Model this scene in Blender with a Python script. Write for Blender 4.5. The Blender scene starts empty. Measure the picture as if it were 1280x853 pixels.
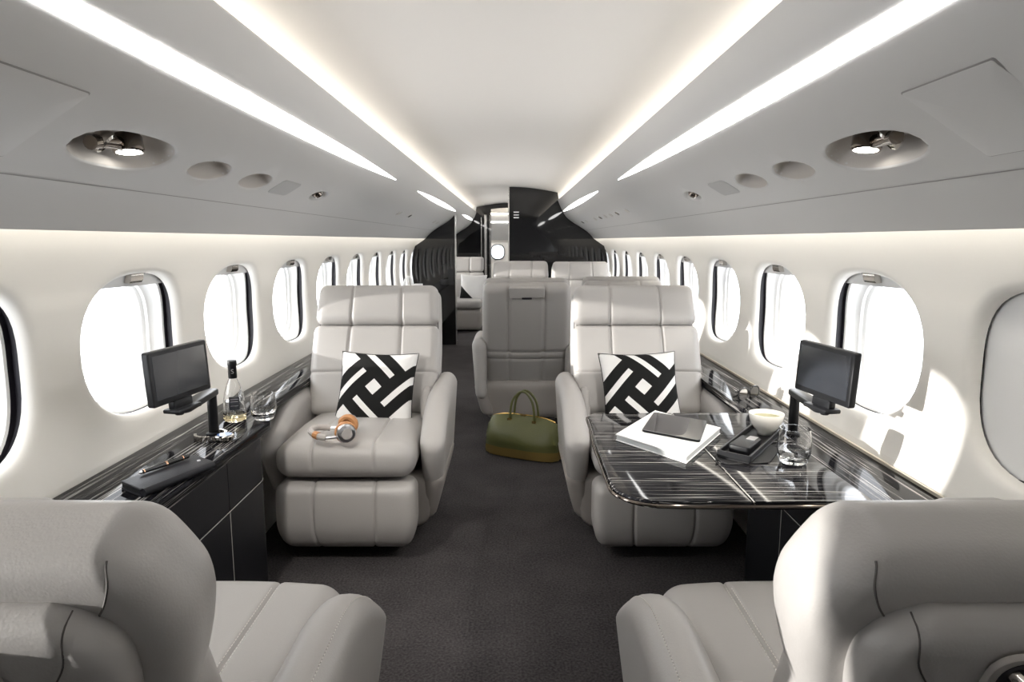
import bpy, math, random
import numpy as np
from mathutils import Vector, Matrix, Euler

random.seed(3); rng = np.random.RandomState(5)
SC = bpy.context.scene
COL = SC.collection

# ------------------------------------------------------------------ camera
cam = bpy.data.cameras.new('camera'); camo = bpy.data.objects.new('camera', cam); COL.objects.link(camo)
cam.sensor_width = 36.0; cam.lens = 36.0 * 853.0 / 1280.0
cam.clip_start = 0.02; cam.clip_end = 200
camo.location = (0.027, 0.0, 1.19)
camo.rotation_euler = (math.radians(90 - 8.37), 0, 0)
SC.camera = camo

# ------------------------------------------------------------------ world, sun, exposure
w = bpy.data.worlds.new('sky'); SC.world = w; w.use_nodes = True
nt = w.node_tree; nt.nodes.clear()
bg = nt.nodes.new('ShaderNodeBackground'); out = nt.nodes.new('ShaderNodeOutputWorld')
bg.inputs[0].default_value = (0.93, 0.96, 1.0, 1); bg.inputs[1].default_value = 5.0
nt.links.new(bg.outputs[0], out.inputs[0])

SUN_DIR = Vector((2.20, 0.42, -0.20)).normalized()      # direction the light travels
sl = bpy.data.lights.new('sun', 'SUN'); sl.energy = 6.0; sl.angle = math.radians(1.0); sl.color = (1.0, 0.97, 0.92)
so = bpy.data.objects.new('sun', sl); COL.objects.link(so)
so.rotation_euler = SUN_DIR.to_track_quat('-Z', 'Y').to_euler(); so.location = (-8, -3, 4)

vs = SC.view_settings
SC.display_settings.display_device = 'sRGB'
vs.view_transform = 'Standard'; vs.look = 'None'; vs.gamma = 1.0; vs.use_curve_mapping = False
vs.exposure = 0.3
STRIP = 12.0      # emission of the ceiling strips
COVE_Y0 = .55
LAMP_W = 36.0
COVE_WALL = 9.0
COVE_CEIL = 17.0
try:
    SC.cycles.max_bounces = 10; SC.cycles.diffuse_bounces = 6; SC.cycles.glossy_bounces = 5
    SC.cycles.transmission_bounces = 8; SC.cycles.transparent_max_bounces = 12
    SC.cycles.sample_clamp_indirect = 6.0; SC.cycles.use_denoising = True
    SC.cycles.caustics_refractive = False; SC.cycles.caustics_reflective = False
except Exception:
    pass

# ------------------------------------------------------------------ materials
MATS = {}
def newmat(name):
    m = bpy.data.materials.new(name); m.use_nodes = True
    n = m.node_tree; b = n.nodes['Principled BSDF']; MATS[name] = m
    return m, n, b
def simple(name, col, rough=0.5, metal=0.0, spec=None, coat=0.0, bump=None, var=0.0):
    m, n, b = newmat(name)
    b.inputs['Base Color'].default_value = (*col, 1); b.inputs['Roughness'].default_value = rough
    b.inputs['Metallic'].default_value = metal
    if spec is not None: b.inputs['Specular IOR Level'].default_value = spec
    if coat: b.inputs['Coat Weight'].default_value = coat; b.inputs['Coat Roughness'].default_value = 0.03
    if bump or var:
        tc = n.nodes.new('ShaderNodeTexCoord')
    if bump:
        sc, st, kind = bump
        if kind == 'leather':
            t = n.nodes.new('ShaderNodeTexVoronoi'); t.feature = 'SMOOTH_F1'; t.inputs['Scale'].default_value = sc
            t2 = n.nodes.new('ShaderNodeTexNoise'); t2.inputs['Scale'].default_value = sc * 0.35; t2.inputs['Detail'].default_value = 3
            n.links.new(tc.outputs['Object'], t2.inputs['Vector'])
            ad = n.nodes.new('ShaderNodeMath'); ad.operation = 'ADD'
            n.links.new(tc.outputs['Object'], t.inputs['Vector'])
            n.links.new(t.outputs['Distance'], ad.inputs[0]); n.links.new(t2.outputs['Fac'], ad.inputs[1]); h = ad.outputs[0]
        else:
            t = n.nodes.new('ShaderNodeTexNoise'); t.inputs['Scale'].default_value = sc; t.inputs['Detail'].default_value = 4
            n.links.new(tc.outputs['Object'], t.inputs['Vector']); h = t.outputs['Fac']
        bp = n.nodes.new('ShaderNodeBump'); bp.inputs['Strength'].default_value = st; bp.inputs['Distance'].default_value = 0.002
        n.links.new(h, bp.inputs['Height']); n.links.new(bp.outputs[0], b.inputs['Normal'])
    if var:
        t = n.nodes.new('ShaderNodeTexNoise'); t.inputs['Scale'].default_value = 3.0; t.inputs['Detail'].default_value = 5
        n.links.new(tc.outputs['Object'], t.inputs['Vector'])
        r = n.nodes.new('ShaderNodeValToRGB')
        r.color_ramp.elements[0].position = .3; r.color_ramp.elements[1].position = .7
        r.color_ramp.elements[0].color = tuple(c * (1 - var) for c in col) + (1,)
        r.color_ramp.elements[1].color = tuple(min(1, c * (1 + var)) for c in col) + (1,)
        n.links.new(t.outputs['Fac'], r.inputs[0]); n.links.new(r.outputs[0], b.inputs['Base Color'])
    return m
def emit(name, col, s):
    m = bpy.data.materials.new(name); m.use_nodes = True; n = m.node_tree; n.nodes.clear()
    e = n.nodes.new('ShaderNodeEmission'); o = n.nodes.new('ShaderNodeOutputMaterial')
    e.inputs[0].default_value = (*col, 1); e.inputs[1].default_value = s
    n.links.new(e.outputs[0], o.inputs[0]); return m
def pane_mat():
    m = bpy.data.materials.new('window pane'); m.use_nodes = True; n = m.node_tree; n.nodes.clear()
    t = n.nodes.new('ShaderNodeBsdfTransparent'); g = n.nodes.new('ShaderNodeBsdfGlossy'); g.inputs['Roughness'].default_value = 0.02
    f = n.nodes.new('ShaderNodeFresnel'); f.inputs[0].default_value = 1.3
    mx = n.nodes.new('ShaderNodeMixShader'); o = n.nodes.new('ShaderNodeOutputMaterial')
    mu = n.nodes.new('ShaderNodeMath'); mu.operation = 'MULTIPLY'; mu.inputs[1].default_value = 0.35
    n.links.new(f.outputs[0], mu.inputs[0]); n.links.new(mu.outputs[0], mx.inputs[0])
    n.links.new(t.outputs[0], mx.inputs[1]); n.links.new(g.outputs[0], mx.inputs[2]); n.links.new(mx.outputs[0], o.inputs[0])
    return m
def glass(name, col=(1, 1, 1), ior=1.45, rough=0.0):
    m, n, b = newmat(name)
    b.inputs['Base Color'].default_value = (*col, 1); b.inputs['Roughness'].default_value = rough
    b.inputs['Transmission Weight'].default_value = 1.0; b.inputs['IOR'].default_value = ior
    return m
def veneer(name, axis, dens=1.0, ior=1.12, dark=(0.008, 0.008, 0.010), light=(0.50, 0.48, 0.46)):
    """black lacquer veneer with fine pale streaks running along one axis"""
    m, n, b = newmat(name)
    tc = n.nodes.new('ShaderNodeTexCoord')
    def streak(scale_across, scale_along, lo, hi, seed):
        mp = n.nodes.new('ShaderNodeMapping')
        s = [scale_across] * 3; s[axis] = scale_along
        mp.inputs['Scale'].default_value = s; mp.inputs['Location'].default_value = (seed, seed * .7, seed * 1.3)
        n.links.new(tc.outputs['Object'], mp.inputs['Vector'])
        t = n.nodes.new('ShaderNodeTexNoise'); t.inputs['Scale'].default_value = 1.0
        t.inputs['Detail'].default_value = 2.5; t.inputs['Roughness'].default_value = .55; t.inputs['Distortion'].default_value = .25
        n.links.new(mp.outputs[0], t.inputs['Vector'])
        r = n.nodes.new('ShaderNodeMapRange'); r.inputs['From Min'].default_value = lo; r.inputs['From Max'].default_value = hi
        n.links.new(t.outputs['Fac'], r.inputs['Value']); return r.outputs[0]
    a = streak(110 * dens, 2.0, .585, .67, 1.0); c = streak(230 * dens, 3.0, .585, .70, 7.0); d = streak(14, 1.3, .38, .60, 3.0)
    mx = n.nodes.new('ShaderNodeMath'); mx.operation = 'MAXIMUM'; n.links.new(a, mx.inputs[0]); n.links.new(c, mx.inputs[1])
    ml = n.nodes.new('ShaderNodeMath'); ml.operation = 'MULTIPLY'; n.links.new(mx.outputs[0], ml.inputs[0]); n.links.new(d, ml.inputs[1])
    cr = n.nodes.new('ShaderNodeMix'); cr.data_type = 'RGBA'
    cr.inputs[6].default_value = (*dark, 1); cr.inputs[7].default_value = (*light, 1)
    n.links.new(ml.outputs[0], cr.inputs[0]); n.links.new(cr.outputs[2], b.inputs['Base Color'])
    b.inputs['Roughness'].default_value = .06; b.inputs['IOR'].default_value = ior
    return m

M = {}
M['leather'] = simple('taupe grey leather', (.415, .398, .384), .42, bump=(420, .12, 'leather'))
M['leather_near'] = simple('taupe grey grained leather', (.415, .398, .384), .40, bump=(330, .09, 'leather'))
M['leather_dk'] = simple('dark navy leather', (.011, .011, .014), .45, spec=.22, bump=(500, .15, 'leather'))
M['seam'] = simple('dark seam piping', (.10, .09, .085), .6)
M['stitch'] = simple('pale stitching thread', (.70, .68, .64), .7)
M['plastic_tp'] = simple('taupe shell plastic', (.34, .315, .295), .45)
M['black_pl'] = simple('black plastic', (.010, .0105, .012), .35, spec=.22)
M['pedestal'] = simple('seat track black', (.012, .012, .012), .6)
M['wall'] = simple('warm white wall panel', (.82, .80, .76), .5, bump=(300, .05, 'noise'))
M['ohead'] = simple('pale grey overhead panel', (.56, .555, .55), .5, bump=(300, .04, 'noise'))
M['ceil'] = simple('soft white ceiling', (.84, .815, .785), .55, bump=(300, .04, 'noise'))
M['frame'] = simple('white window frame', (.88, .88, .87), .4)
M['slot'] = simple('dark shade slot', (.012, .010, .016), .5)
M['shade'] = simple('pale grey window shade', (.78, .78, .78), .5)
M['chrome'] = simple('polished nickel', (.62, .59, .55), .12, metal=1)
M['darkchrome'] = simple('smoked chrome', (.22, .19, .165), .10, metal=1)
M['pane'] = pane_mat()
M['strip'] = emit('ceiling strip glow', (1, .985, .96), STRIP)
M['covew'] = emit('warm wall cove glow', (1, .945, .84), COVE_WALL)
M['covec'] = emit('warm ceiling cove glow', (1, .93, .83), COVE_CEIL)
M['lamp'] = emit('reading lamp glow', (1, .97, .9), 12)
M['dish'] = simple('taupe recess dish', (.50, .47, .44), .5)
M['grille'] = simple('grey speaker mesh', (.45, .45, .45), .7, bump=(900, .5, 'noise'))
M['gapline'] = simple('panel gap', (.28, .27, .265), .6)
M['black_gloss'] = simple('black gloss bulkhead', (.010, .010, .011), .03)
M['black_gloss'].node_tree.nodes['Principled BSDF'].inputs['IOR'].default_value = 1.55
M['edge'] = simple('satin alloy edge', (.75, .74, .73), .25, metal=1)
M['veneer_y'] = veneer('streaked black veneer lengthwise', 1)
M['veneer_x'] = veneer('streaked black veneer crosswise', 0, ior=1.25)
M['veneer_dk'] = veneer('dark streaked veneer band', 1, 1.3, light=(.22, .20, .17))
M['cream'] = simple('cream ledge strip', (.62, .57, .48), .5)
M['white_pl'] = simple('white plastic', (.8, .8, .8), .4)
M['paper'] = simple('white paper', (.86, .86, .85), .55)
M['pages'] = simple('book page edges', (.66, .68, .68), .7)
M['ceramic'] = simple('white ceramic', (.84, .82, .76), .25, coat=.4)
M['tea'] = simple('pale green tea', (.42, .40, .22), .08)
M['screen'] = simple('dark screen glass', (.025, .028, .034), .12, spec=.6)
M['mirror_scr'] = simple('tablet glass', (.012, .011, .014), .02, spec=1.0)
M['mirror_scr'].node_tree.nodes['Principled BSDF'].inputs['IOR'].default_value = 2.4
M['glass'] = glass('clear glass', (1, 1, 1), 1.48)
M['water'] = glass('clear water', (.96, .98, 1), 1.33)
M['spirit'] = glass('pale gold spirit', (1, .86, .55), 1.36)
M['gold'] = simple('brass', (.80, .55, .20), .25, metal=1)
M['rosegold'] = simple('rose gold', (.85, .52, .34), .2, metal=1)
M['black_mat'] = simple('black matte', (.008, .008, .009), .45, spec=.25)
M['napkin'] = simple('black linen', (.010, .010, .011), .6)
M['olive'] = simple('olive green leather', (.105, .110, .035), .42, bump=(160, .35, 'noise'), var=.18)
M['mustard'] = simple('ochre suede', (.20, .135, .035), .7, bump=(400, .3, 'noise'), var=.15)
M['tan'] = simple('tan leather', (.50, .24, .10), .45, bump=(300, .2, 'leather'))
M['silver'] = simple('brushed silver', (.72, .72, .74), .28, metal=1)
M['greyfab'] = simple('grey fabric', (.45, .42, .40), .8, bump=(700, .4, 'noise'))
M['blue_dial'] = simple('blue watch dial', (.08, .14, .30), .2)

def carpet_mat():
    m, n, b = newmat('charcoal carpet')
    tc = n.nodes.new('ShaderNodeTexCoord')
    t = n.nodes.new('ShaderNodeTexNoise'); t.inputs['Scale'].default_value = 130; t.inputs['Detail'].default_value = 5
    t2 = n.nodes.new('ShaderNodeTexNoise'); t2.inputs['Scale'].default_value = 5; t2.inputs['Detail'].default_value = 4
    mm = n.nodes.new('ShaderNodeMath'); mm.operation = 'MULTIPLY_ADD'; mm.inputs[1].default_value = .35
    for q in (t, t2): n.links.new(tc.outputs['Object'], q.inputs['Vector'])
    n.links.new(t2.outputs['Fac'], mm.inputs[0]); n.links.new(t.outputs['Fac'], mm.inputs[2])
    r = n.nodes.new('ShaderNodeValToRGB'); r.color_ramp.elements[0].position = .45; r.color_ramp.elements[1].position = .9
    r.color_ramp.elements[0].color = (.024, .0225, .0235, 1); r.color_ramp.elements[1].color = (.080, .073, .075, 1)
    n.links.new(mm.outputs[0], r.inputs[0]); n.links.new(r.outputs[0], b.inputs['Base Color'])
    b.inputs['Roughness'].default_value = .95; b.inputs['Specular IOR Level'].default_value = .15
    bp = n.nodes.new('ShaderNodeBump'); bp.inputs['Strength'].default_value = .6; bp.inputs['Distance'].default_value = .004
    n.links.new(t.outputs['Fac'], bp.inputs['Height']); n.links.new(bp.outputs[0], b.inputs['Normal'])
    return m
M['carpet'] = carpet_mat()

def pillow_mat(name, variant=0):
    """woven black cushion cover printed with a white basket-weave device (UV space, -1..1 across)"""
    m, n, b = newmat(name)
    uv = n.nodes.new('ShaderNodeUVMap'); sp = n.nodes.new('ShaderNodeSeparateXYZ'); n.links.new(uv.outputs[0], sp.inputs[0])
    def mth(op, a, c=None):
        q = n.nodes.new('ShaderNodeMath'); q.operation = op
        for i, v in enumerate((a, c)):
            if v is None: continue
            if isinstance(v, (int, float)): q.inputs[i].default_value = v
            else: n.links.new(v, q.inputs[i])
        return q.outputs[0]
    x = mth('SUBTRACT', mth('MULTIPLY', sp.outputs[0], 2.0), 1.0); y = mth('SUBTRACT', mth('MULTIPLY', sp.outputs[1], 2.0), 1.0)
    u = mth('MULTIPLY', mth('ADD', x, y), .70711); v = mth('MULTIPLY', mth('SUBTRACT', y, x), .70711)
    acc = None
    def orr(a):
        nonlocal acc
        acc = a if acc is None else mth('MAXIMUM', acc, a)
    if variant == 0:
        orr(mth('MULTIPLY', mth('LESS_THAN', mth('ABSOLUTE', u), .15), mth('LESS_THAN', mth('ABSOLUTE', v), .15)))
        nu = mth('MULTIPLY', u, -1.0); nv = mth('MULTIPLY', v, -1.0)
        for (p, q) in ((u, v), (nv, u), (nu, nv), (v, nu)):
            bar = mth('MULTIPLY', mth('LESS_THAN', mth('ABSOLUTE', mth('SUBTRACT', p, .52)), .075), mth('GREATER_THAN', q, -.13))
            orr(bar)
            orr(mth('MULTIPLY', mth('GREATER_THAN', q, .87), mth('LESS_THAN', p, .23)))
    else:
        orr(mth('GREATER_THAN', u, -.62))
    mx = n.nodes.new('ShaderNodeMix'); mx.data_type = 'RGBA'
    mx.inputs[6].default_value = (.010, .010, .010, 1); mx.inputs[7].default_value = (.80, .79, .78, 1)
    n.links.new(acc, mx.inputs[0]); n.links.new(mx.outputs[2], b.inputs['Base Color'])
    b.inputs['Roughness'].default_value = .85; b.inputs['Specular IOR Level'].default_value = .2
    t = n.nodes.new('ShaderNodeTexNoise'); t.inputs['Scale'].default_value = 700
    tc = n.nodes.new('ShaderNodeTexCoord'); n.links.new(tc.outputs['Object'], t.inputs['Vector'])
    bp = n.nodes.new('ShaderNodeBump'); bp.inputs['Strength'].default_value = .3; bp.inputs['Distance'].default_value = .001
    n.links.new(t.outputs['Fac'], bp.inputs['Height']); n.links.new(bp.outputs[0], b.inputs['Normal'])
    return m
M['pillow'] = pillow_mat('basket weave print cotton'); M['pillow_w'] = pillow_mat('white cotton with black corner', 1)

# ------------------------------------------------------------------ mesh helpers
def mesh(name, V, Fc, mats, parent=None, smooth=True, sharp=35, midx=None, kind=None):
    me = bpy.data.meshes.new(name)
    me.from_pydata([tuple(map(float, v)) for v in V], [], [tuple(int(i) for i in f) for f in Fc]); me.update()
    if not isinstance(mats, (list, tuple)): mats = [mats]
    for m in mats: me.materials.append(m)
    if midx is not None: me.polygons.foreach_set('material_index', list(midx))
    if smooth:
        me.polygons.foreach_set('use_smooth', [True] * len(me.polygons))
        if sharp: me.set_sharp_from_angle(angle=math.radians(sharp))
    o = bpy.data.objects.new(name, me); COL.objects.link(o)
    if parent is not None: o.parent = parent
    if kind: o['kind'] = kind
    return o
def empty(name, loc=(0, 0, 0), rz=0.0):
    o = bpy.data.objects.new(name, None); COL.objects.link(o); o.location = loc; o.rotation_euler = (0, 0, rz)
    o.empty_display_size = .1
    return o
def tag(o, label=None, cat=None, group=None, kind=None):
    if label: o['label'] = label
    if cat: o['category'] = cat
    if group: o['group'] = group
    if kind: o['kind'] = kind
    return o
def copy_tree(o, parent=None, skip=()):
    c = o.copy(); COL.objects.link(c); c.parent = parent
    for ch in list(o.children):
        if ch.get('tagkey') in skip: continue
        copy_tree(ch, c, skip)
    return c
class G:                                   # geometry accumulator
    def __init__(s): s.V = []; s.F = []; s.I = []
    def add(s, V, F, mi=0):
        k = len(s.V); s.V += [tuple(v) for v in V]; s.F += [tuple(i + k for i in f) for f in F]; s.I += [mi] * len(F); return s
    def box(s, x0, x1, y0, y1, z0, z1, mi=0):
        V = [(x, y, z) for z in (z0, z1) for y in (y0, y1) for x in (x0, x1)]
        return s.add(V, [(0, 2, 3, 1), (4, 5, 7, 6), (0, 1, 5, 4), (2, 6, 7, 3), (0, 4, 6, 2), (1, 3, 7, 5)], mi)
    def tf(s, mat):
        s.V = [tuple(mat @ Vector(v)) for v in s.V]; return s
    def out(s, name, mats, parent=None, **k): return mesh(name, s.V, s.F, mats, parent, midx=s.I, **k)
def grid_faces(nu, nv, wrap_u=False, wrap_v=False, flip=False):
    F = []
    for i in range(nu if wrap_u else nu - 1):
        for j in range(nv if wrap_v else nv - 1):
            a, b_, c, d = i * nv + j, ((i + 1) % nu) * nv + j, ((i + 1) % nu) * nv + (j + 1) % nv, i * nv + (j + 1) % nv
            F.append((a, d, c, b_) if flip else (a, b_, c, d))
    return F
def lathe(prof, n=32, cap0=False, cap1=False):
    V = []; m = len(prof)
    for i in range(n):
        a = 2 * math.pi * i / n
        for r, z in prof: V.append((r * math.cos(a), r * math.sin(a), z))
    F = grid_faces(n, m, wrap_u=True)
    if cap0: F.append(tuple(i * m for i in range(n))[::-1])
    if cap1: F.append(tuple(i * m + m - 1 for i in range(n)))
    return V, F
def tube(pts, r, n=10, closed=False, caps=True):
    P = [Vector(p) for p in pts]; m = len(P); rs = r if isinstance(r, (list, tuple)) else [r] * m
    V = []; up = None
    for i, p in enumerate(P):
        t = (P[(i + 1) % m] - P[i - 1]) if closed else (P[min(i + 1, m - 1)] - P[max(i - 1, 0)])
        t.normalize()
        if up is None:
            up = Vector((0, 0, 1)) if abs(t.z) < .9 else Vector((1, 0, 0))
        s_ = t.cross(up).normalized(); up = s_.cross(t).normalized()
        for k in range(n):
            a = 2 * math.pi * k / n; V.append(p + (s_ * math.cos(a) + up * math.sin(a)) * rs[i])
    F = grid_faces(m, n, wrap_u=closed, wrap_v=True, flip=True)
    if caps and not closed:
        F.append(tuple(range(n))); F.append(tuple((m - 1) * n + k for k in range(n))[::-1])
    return V, F
def rrect(x0, x1, y0, y1, r, n=6):
    P = []
    for cx, cy, a0 in ((x1 - r, y1 - r, 0), (x0 + r, y1 - r, 90), (x0 + r, y0 + r, 180), (x1 - r, y0 + r, 270)):
        for k in range(n + 1):
            a = math.radians(a0 + 90 * k / n); P.append((cx + r * math.cos(a), cy + r * math.sin(a)))
    return P
def slab(outline, z0, z1, b=0.0, nb=3):
    """flat plate of any outline (ccw) with rounded top and bottom edges"""
    O = np.array(outline, float); n = len(O)
    t = np.roll(O, -1, 0) - np.roll(O, 1, 0); t /= np.linalg.norm(t, axis=1)[:, None] + 1e-9
    nin = np.stack([-t[:, 1], t[:, 0]], 1)
    rings = []
    if b > 0:
        for k in range(nb + 1):
            a = math.pi / 2 * k / nb; rings.append((b * (1 - math.sin(a)), z0 + b * (1 - math.cos(a))))
        for k in range(nb + 1):
            a = math.pi / 2 * k / nb; rings.append((b * (1 - math.cos(a)), z1 - b * (1 - math.sin(a))))
    else: rings = [(0, z0), (0, z1)]
    V = []
    for off, z in rings:
        for p, q in zip(O, nin): V.append((p[0] + q[0] * off, p[1] + q[1] * off, z))
    F = [];
    for k in range(len(rings) - 1):
        for i in range(n): F.append((k * n + i, k * n + (i + 1) % n, (k + 1) * n + (i + 1) % n, (k + 1) * n + i))
    F.append(tuple(range(n))[::-1]); F.append(tuple((len(rings) - 1) * n + i for i in range(n)))
    return V, F
def lines(a, b, step, extra=()):
    n = max(1, int(round((b - a) / step))); L = list(np.linspace(a, b, n + 1))
    for e in extra:
        for d in (-.012, -.007, -.0035, 0, .0035, .007, .012):
            if a < e + d < b: L.append(e + d)
    L = sorted(L); R = [L[0]]
    for v in L[1:]:
        if v - R[-1] > .0016: R.append(v)
    R[-1] = b
    return np.array(R)
def rbox(xs, ys, zs, r):
    """closed rounded box on given grid lines -> verts, normals, faces (numpy)"""
    xs, ys, zs = map(np.asarray, (xs, ys, zs)); nx, ny, nz = len(xs), len(ys), len(zs)
    idx = {}; P = []; F = []
    def vid(i, j, k):
        q = (i, j, k)
        if q not in idx: idx[q] = len(P); P.append((xs[i], ys[j], zs[k]))
        return idx[q]
    for i in range(nx - 1):
        for j in range(ny - 1):
            F.append((vid(i, j, 0), vid(i, j + 1, 0), vid(i + 1, j + 1, 0), vid(i + 1, j, 0)))
            F.append((vid(i, j, nz - 1), vid(i + 1, j, nz - 1), vid(i + 1, j + 1, nz - 1), vid(i, j + 1, nz - 1)))
    for i in range(nx - 1):
        for k in range(nz - 1):
            F.append((vid(i, 0, k), vid(i + 1, 0, k), vid(i + 1, 0, k + 1), vid(i, 0, k + 1)))
            F.append((vid(i, ny - 1, k), vid(i, ny - 1, k + 1), vid(i + 1, ny - 1, k + 1), vid(i + 1, ny - 1, k)))
    for j in range(ny - 1):
        for k in range(nz - 1):
            F.append((vid(0, j, k), vid(0, j, k + 1), vid(0, j + 1, k + 1), vid(0, j + 1, k)))
            F.append((vid(nx - 1, j, k), vid(nx - 1, j + 1, k), vid(nx - 1, j + 1, k + 1), vid(nx - 1, j, k + 1)))
    P = np.array(P, float)
    lo = np.array([xs[0], ys[0], zs[0]]); hi = np.array([xs[-1], ys[-1], zs[-1]])
    rr = np.minimum(r, (hi - lo) / 2 - 1e-5); C = np.clip(P, lo + rr, hi - rr); D = P - C
    # box point -> sphere mapping
    Dn = D / rr; L = np.linalg.norm(Dn, axis=1); mx = np.abs(Dn).max(1); 
    sc_ = np.where(L > 1e-9, mx / np.maximum(L, 1e-9), 0); Dn = Dn * sc_[:, None]
    N = Dn / rr; ln = np.linalg.norm(N, axis=1); N = N / np.maximum(ln, 1e-9)[:, None]
    return C + Dn * rr, N, F
def grooves(V, N, seams, cond=None):
    """press seam lines (axis, pos, depth, width) into a surface"""
    W = V.copy()
    for ax, pos, dep, wd in seams:
        dep *= .75; wd *= .72
        d = np.abs(V[:, ax] - pos); g = dep * np.exp(-(d / wd) ** 2)
        if cond is not None: g = g * cond(V)
        W = W - N * (g * (1 - np.abs(N[:, ax])))[:, None]
    return W
def polydist(X, Z, poly):
    d = np.full(len(X), 9.0)
    for (a, b_) in zip(poly[:-1], poly[1:]):
        a = np.array(a); b_ = np.array(b_); ab = b_ - a; t = np.clip(((X - a[0]) * ab[0] + (Z - a[1]) * ab[1]) / (ab @ ab + 1e-12), 0, 1)
        d = np.minimum(d, np.hypot(X - a[0] - t * ab[0], Z - a[1] - t * ab[1]))
    return d
def catmull(P, n=24):
    P = np.array(P, float); Q = np.vstack([2 * P[0] - P[1], P, 2 * P[-1] - P[-2]]); R = []
    for i in range(1, len(Q) - 2):
        for k in range(n):
            t = k / n; a, b_, c, d = Q[i - 1], Q[i], Q[i + 1], Q[i + 2]
            R.append(.5 * ((2 * b_) + (-a + c) * t + (2 * a - 5 * b_ + 4 * c - d) * t ** 2 + (-a + 3 * b_ - 3 * c + d) * t ** 3))
    R.append(Q[-2]); return np.array(R)
class Profile:                              # curve in the (|x|, z) section, by arc length
    def __init__(s, pts):
        s.C = catmull(pts); d = np.linalg.norm(np.diff(s.C, axis=0), axis=1); s.S = np.concatenate([[0], np.cumsum(d)]); s.L = s.S[-1]
    def at(s, t): return np.interp(t, s.S, s.C[:, 0]), np.interp(t, s.S, s.C[:, 1])
    def nrm(s, t):                          # points away from the cabin
        x0, z0 = s.at(np.maximum(np.asarray(t) - .01, 0)); x1, z1 = s.at(np.minimum(np.asarray(t) + .01, s.L)); dx, dz = x1 - x0, z1 - z0
        l = np.hypot(dx, dz) + 1e-12
        return -dz / l * s.sg, dx / l * s.sg
    sg = 1
    def tz(s, z): k = np.argmin(np.abs(s.C[:, 1] - z)); return s.S[k]
    def tx(s, x): k = np.argmin(np.abs(s.C[:, 0] - x)); return s.S[k]
def P3(pr, side, y, t, d=0.0):
    x, z = pr.at(t); nx, nz = pr.nrm(t)
    return np.stack([side * (x + nx * d), np.broadcast_to(y, np.shape(x)), z + nz * d], -1)

# section curves (half cabin): overhead panel, window wall, ceiling vault
OH = Profile([(.540, 1.640), (.565, 1.583), (.60, 1.512), (.64, 1.455), (.70, 1.405), (.77, 1.362), (.84, 1.318), (.90, 1.272), (.955, 1.212)]); OH.sg = 1
WL = Profile([(1.01, 1.262), (1.045, 1.20), (1.078, 1.12), (1.102, 1.03), (1.115, .93), (1.115, .83), (1.103, .73), (1.078, .64), (1.055, .56), (1.035, .42), (1.01, .2), (.985, 0.0)]); WL.sg = 1
def chk(pr):
    nx, nz = pr.nrm(pr.L * .5)
    if nx < 0: pr.sg = -1
chk(OH); chk(WL)
def super_pt(a, n=2.6):
    c, s_ = math.cos(a), math.sin(a)
    r = (abs(c) ** n + abs(s_) ** n) ** (-1 / n); return r * c, r * s_
def cell(pr, side, y0, y1, t0, t1, hole, rings, ny, nt, g, mi=0, nsup=2.6, nrad=6):
    """rectangular patch of a swept section with a superellipse hole; rings = [(scale, depth)] turn the rim outward"""
    cy, ct, hy, ht = hole
    per = [(y, t0) for y in np.linspace(y0, y1, ny + 1)[:-1]] + [(y1, t) for t in np.linspace(t0, t1, nt + 1)[:-1]] + \
          [(y, t1) for y in np.linspace(y1, y0, ny + 1)[:-1]] + [(y0, t) for t in np.linspace(t1, t0, nt + 1)[:-1]]
    n = len(per); per = np.array(per)
    ang = np.arctan2((per[:, 1] - ct) / ht, (per[:, 0] - cy) / hy)
    inn = np.array([super_pt(a, nsup) for a in ang])
    s0 = rings[0][0]; R = []
    ip = np.stack([cy + inn[:, 0] * hy * s0, ct + inn[:, 1] * ht * s0], 1)
    for k in range(nrad):
        f = k / nrad; f = f ** .8; R.append((per * (1 - f) + ip * f, 0.0))
    for s_, d in rings: R.append((np.stack([cy + inn[:, 0] * hy * s_, ct + inn[:, 1] * ht * s_], 1), d))
    V = np.concatenate([P3(pr, side, q[:, 0], q[:, 1], d) for q, d in R])
    F = []
    for k in range(len(R) - 1):
        for i in range(n):
            f = (k * n + i, k * n + (i + 1) % n, (k + 1) * n + (i + 1) % n, (k + 1) * n + i)
            F.append(f if side > 0 else f[::-1])
    g.add(V, F, mi)
def plain(pr, side, y0, y1, t0, t1, ny, nt, g, mi=0, d=0.0):
    ys = np.linspace(y0, y1, ny + 1); ts = np.linspace(t0, t1, nt + 1)
    V = np.concatenate([P3(pr, side, y, ts, d) for y in ys]); g.add(V, grid_faces(ny + 1, nt + 1, flip=side < 0), mi)
def weld(o, d=1e-4):
    import bmesh
    b = bmesh.new(); b.from_mesh(o.data); bmesh.ops.remove_doubles(b, verts=b.verts, dist=d); bmesh.ops.recalc_face_normals(b, faces=b.faces) if False else None
    b.to_mesh(o.data); b.free(); o.data.polygons.foreach_set('use_smooth', [True] * len(o.data.polygons)); o.data.set_sharp_from_angle(angle=math.radians(50))

# ------------------------------------------------------------------ shell: floor, walls with window openings, overheads, ceiling
Y0, Y1 = -2.393, 11.14                     # cabin length that is built
g = G(); g.box(-1.02, 1.02, Y0, 13.2, -.06, 0.0); fl = g.out('floor', M['carpet'], smooth=False); tag(fl, kind='structure')

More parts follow.
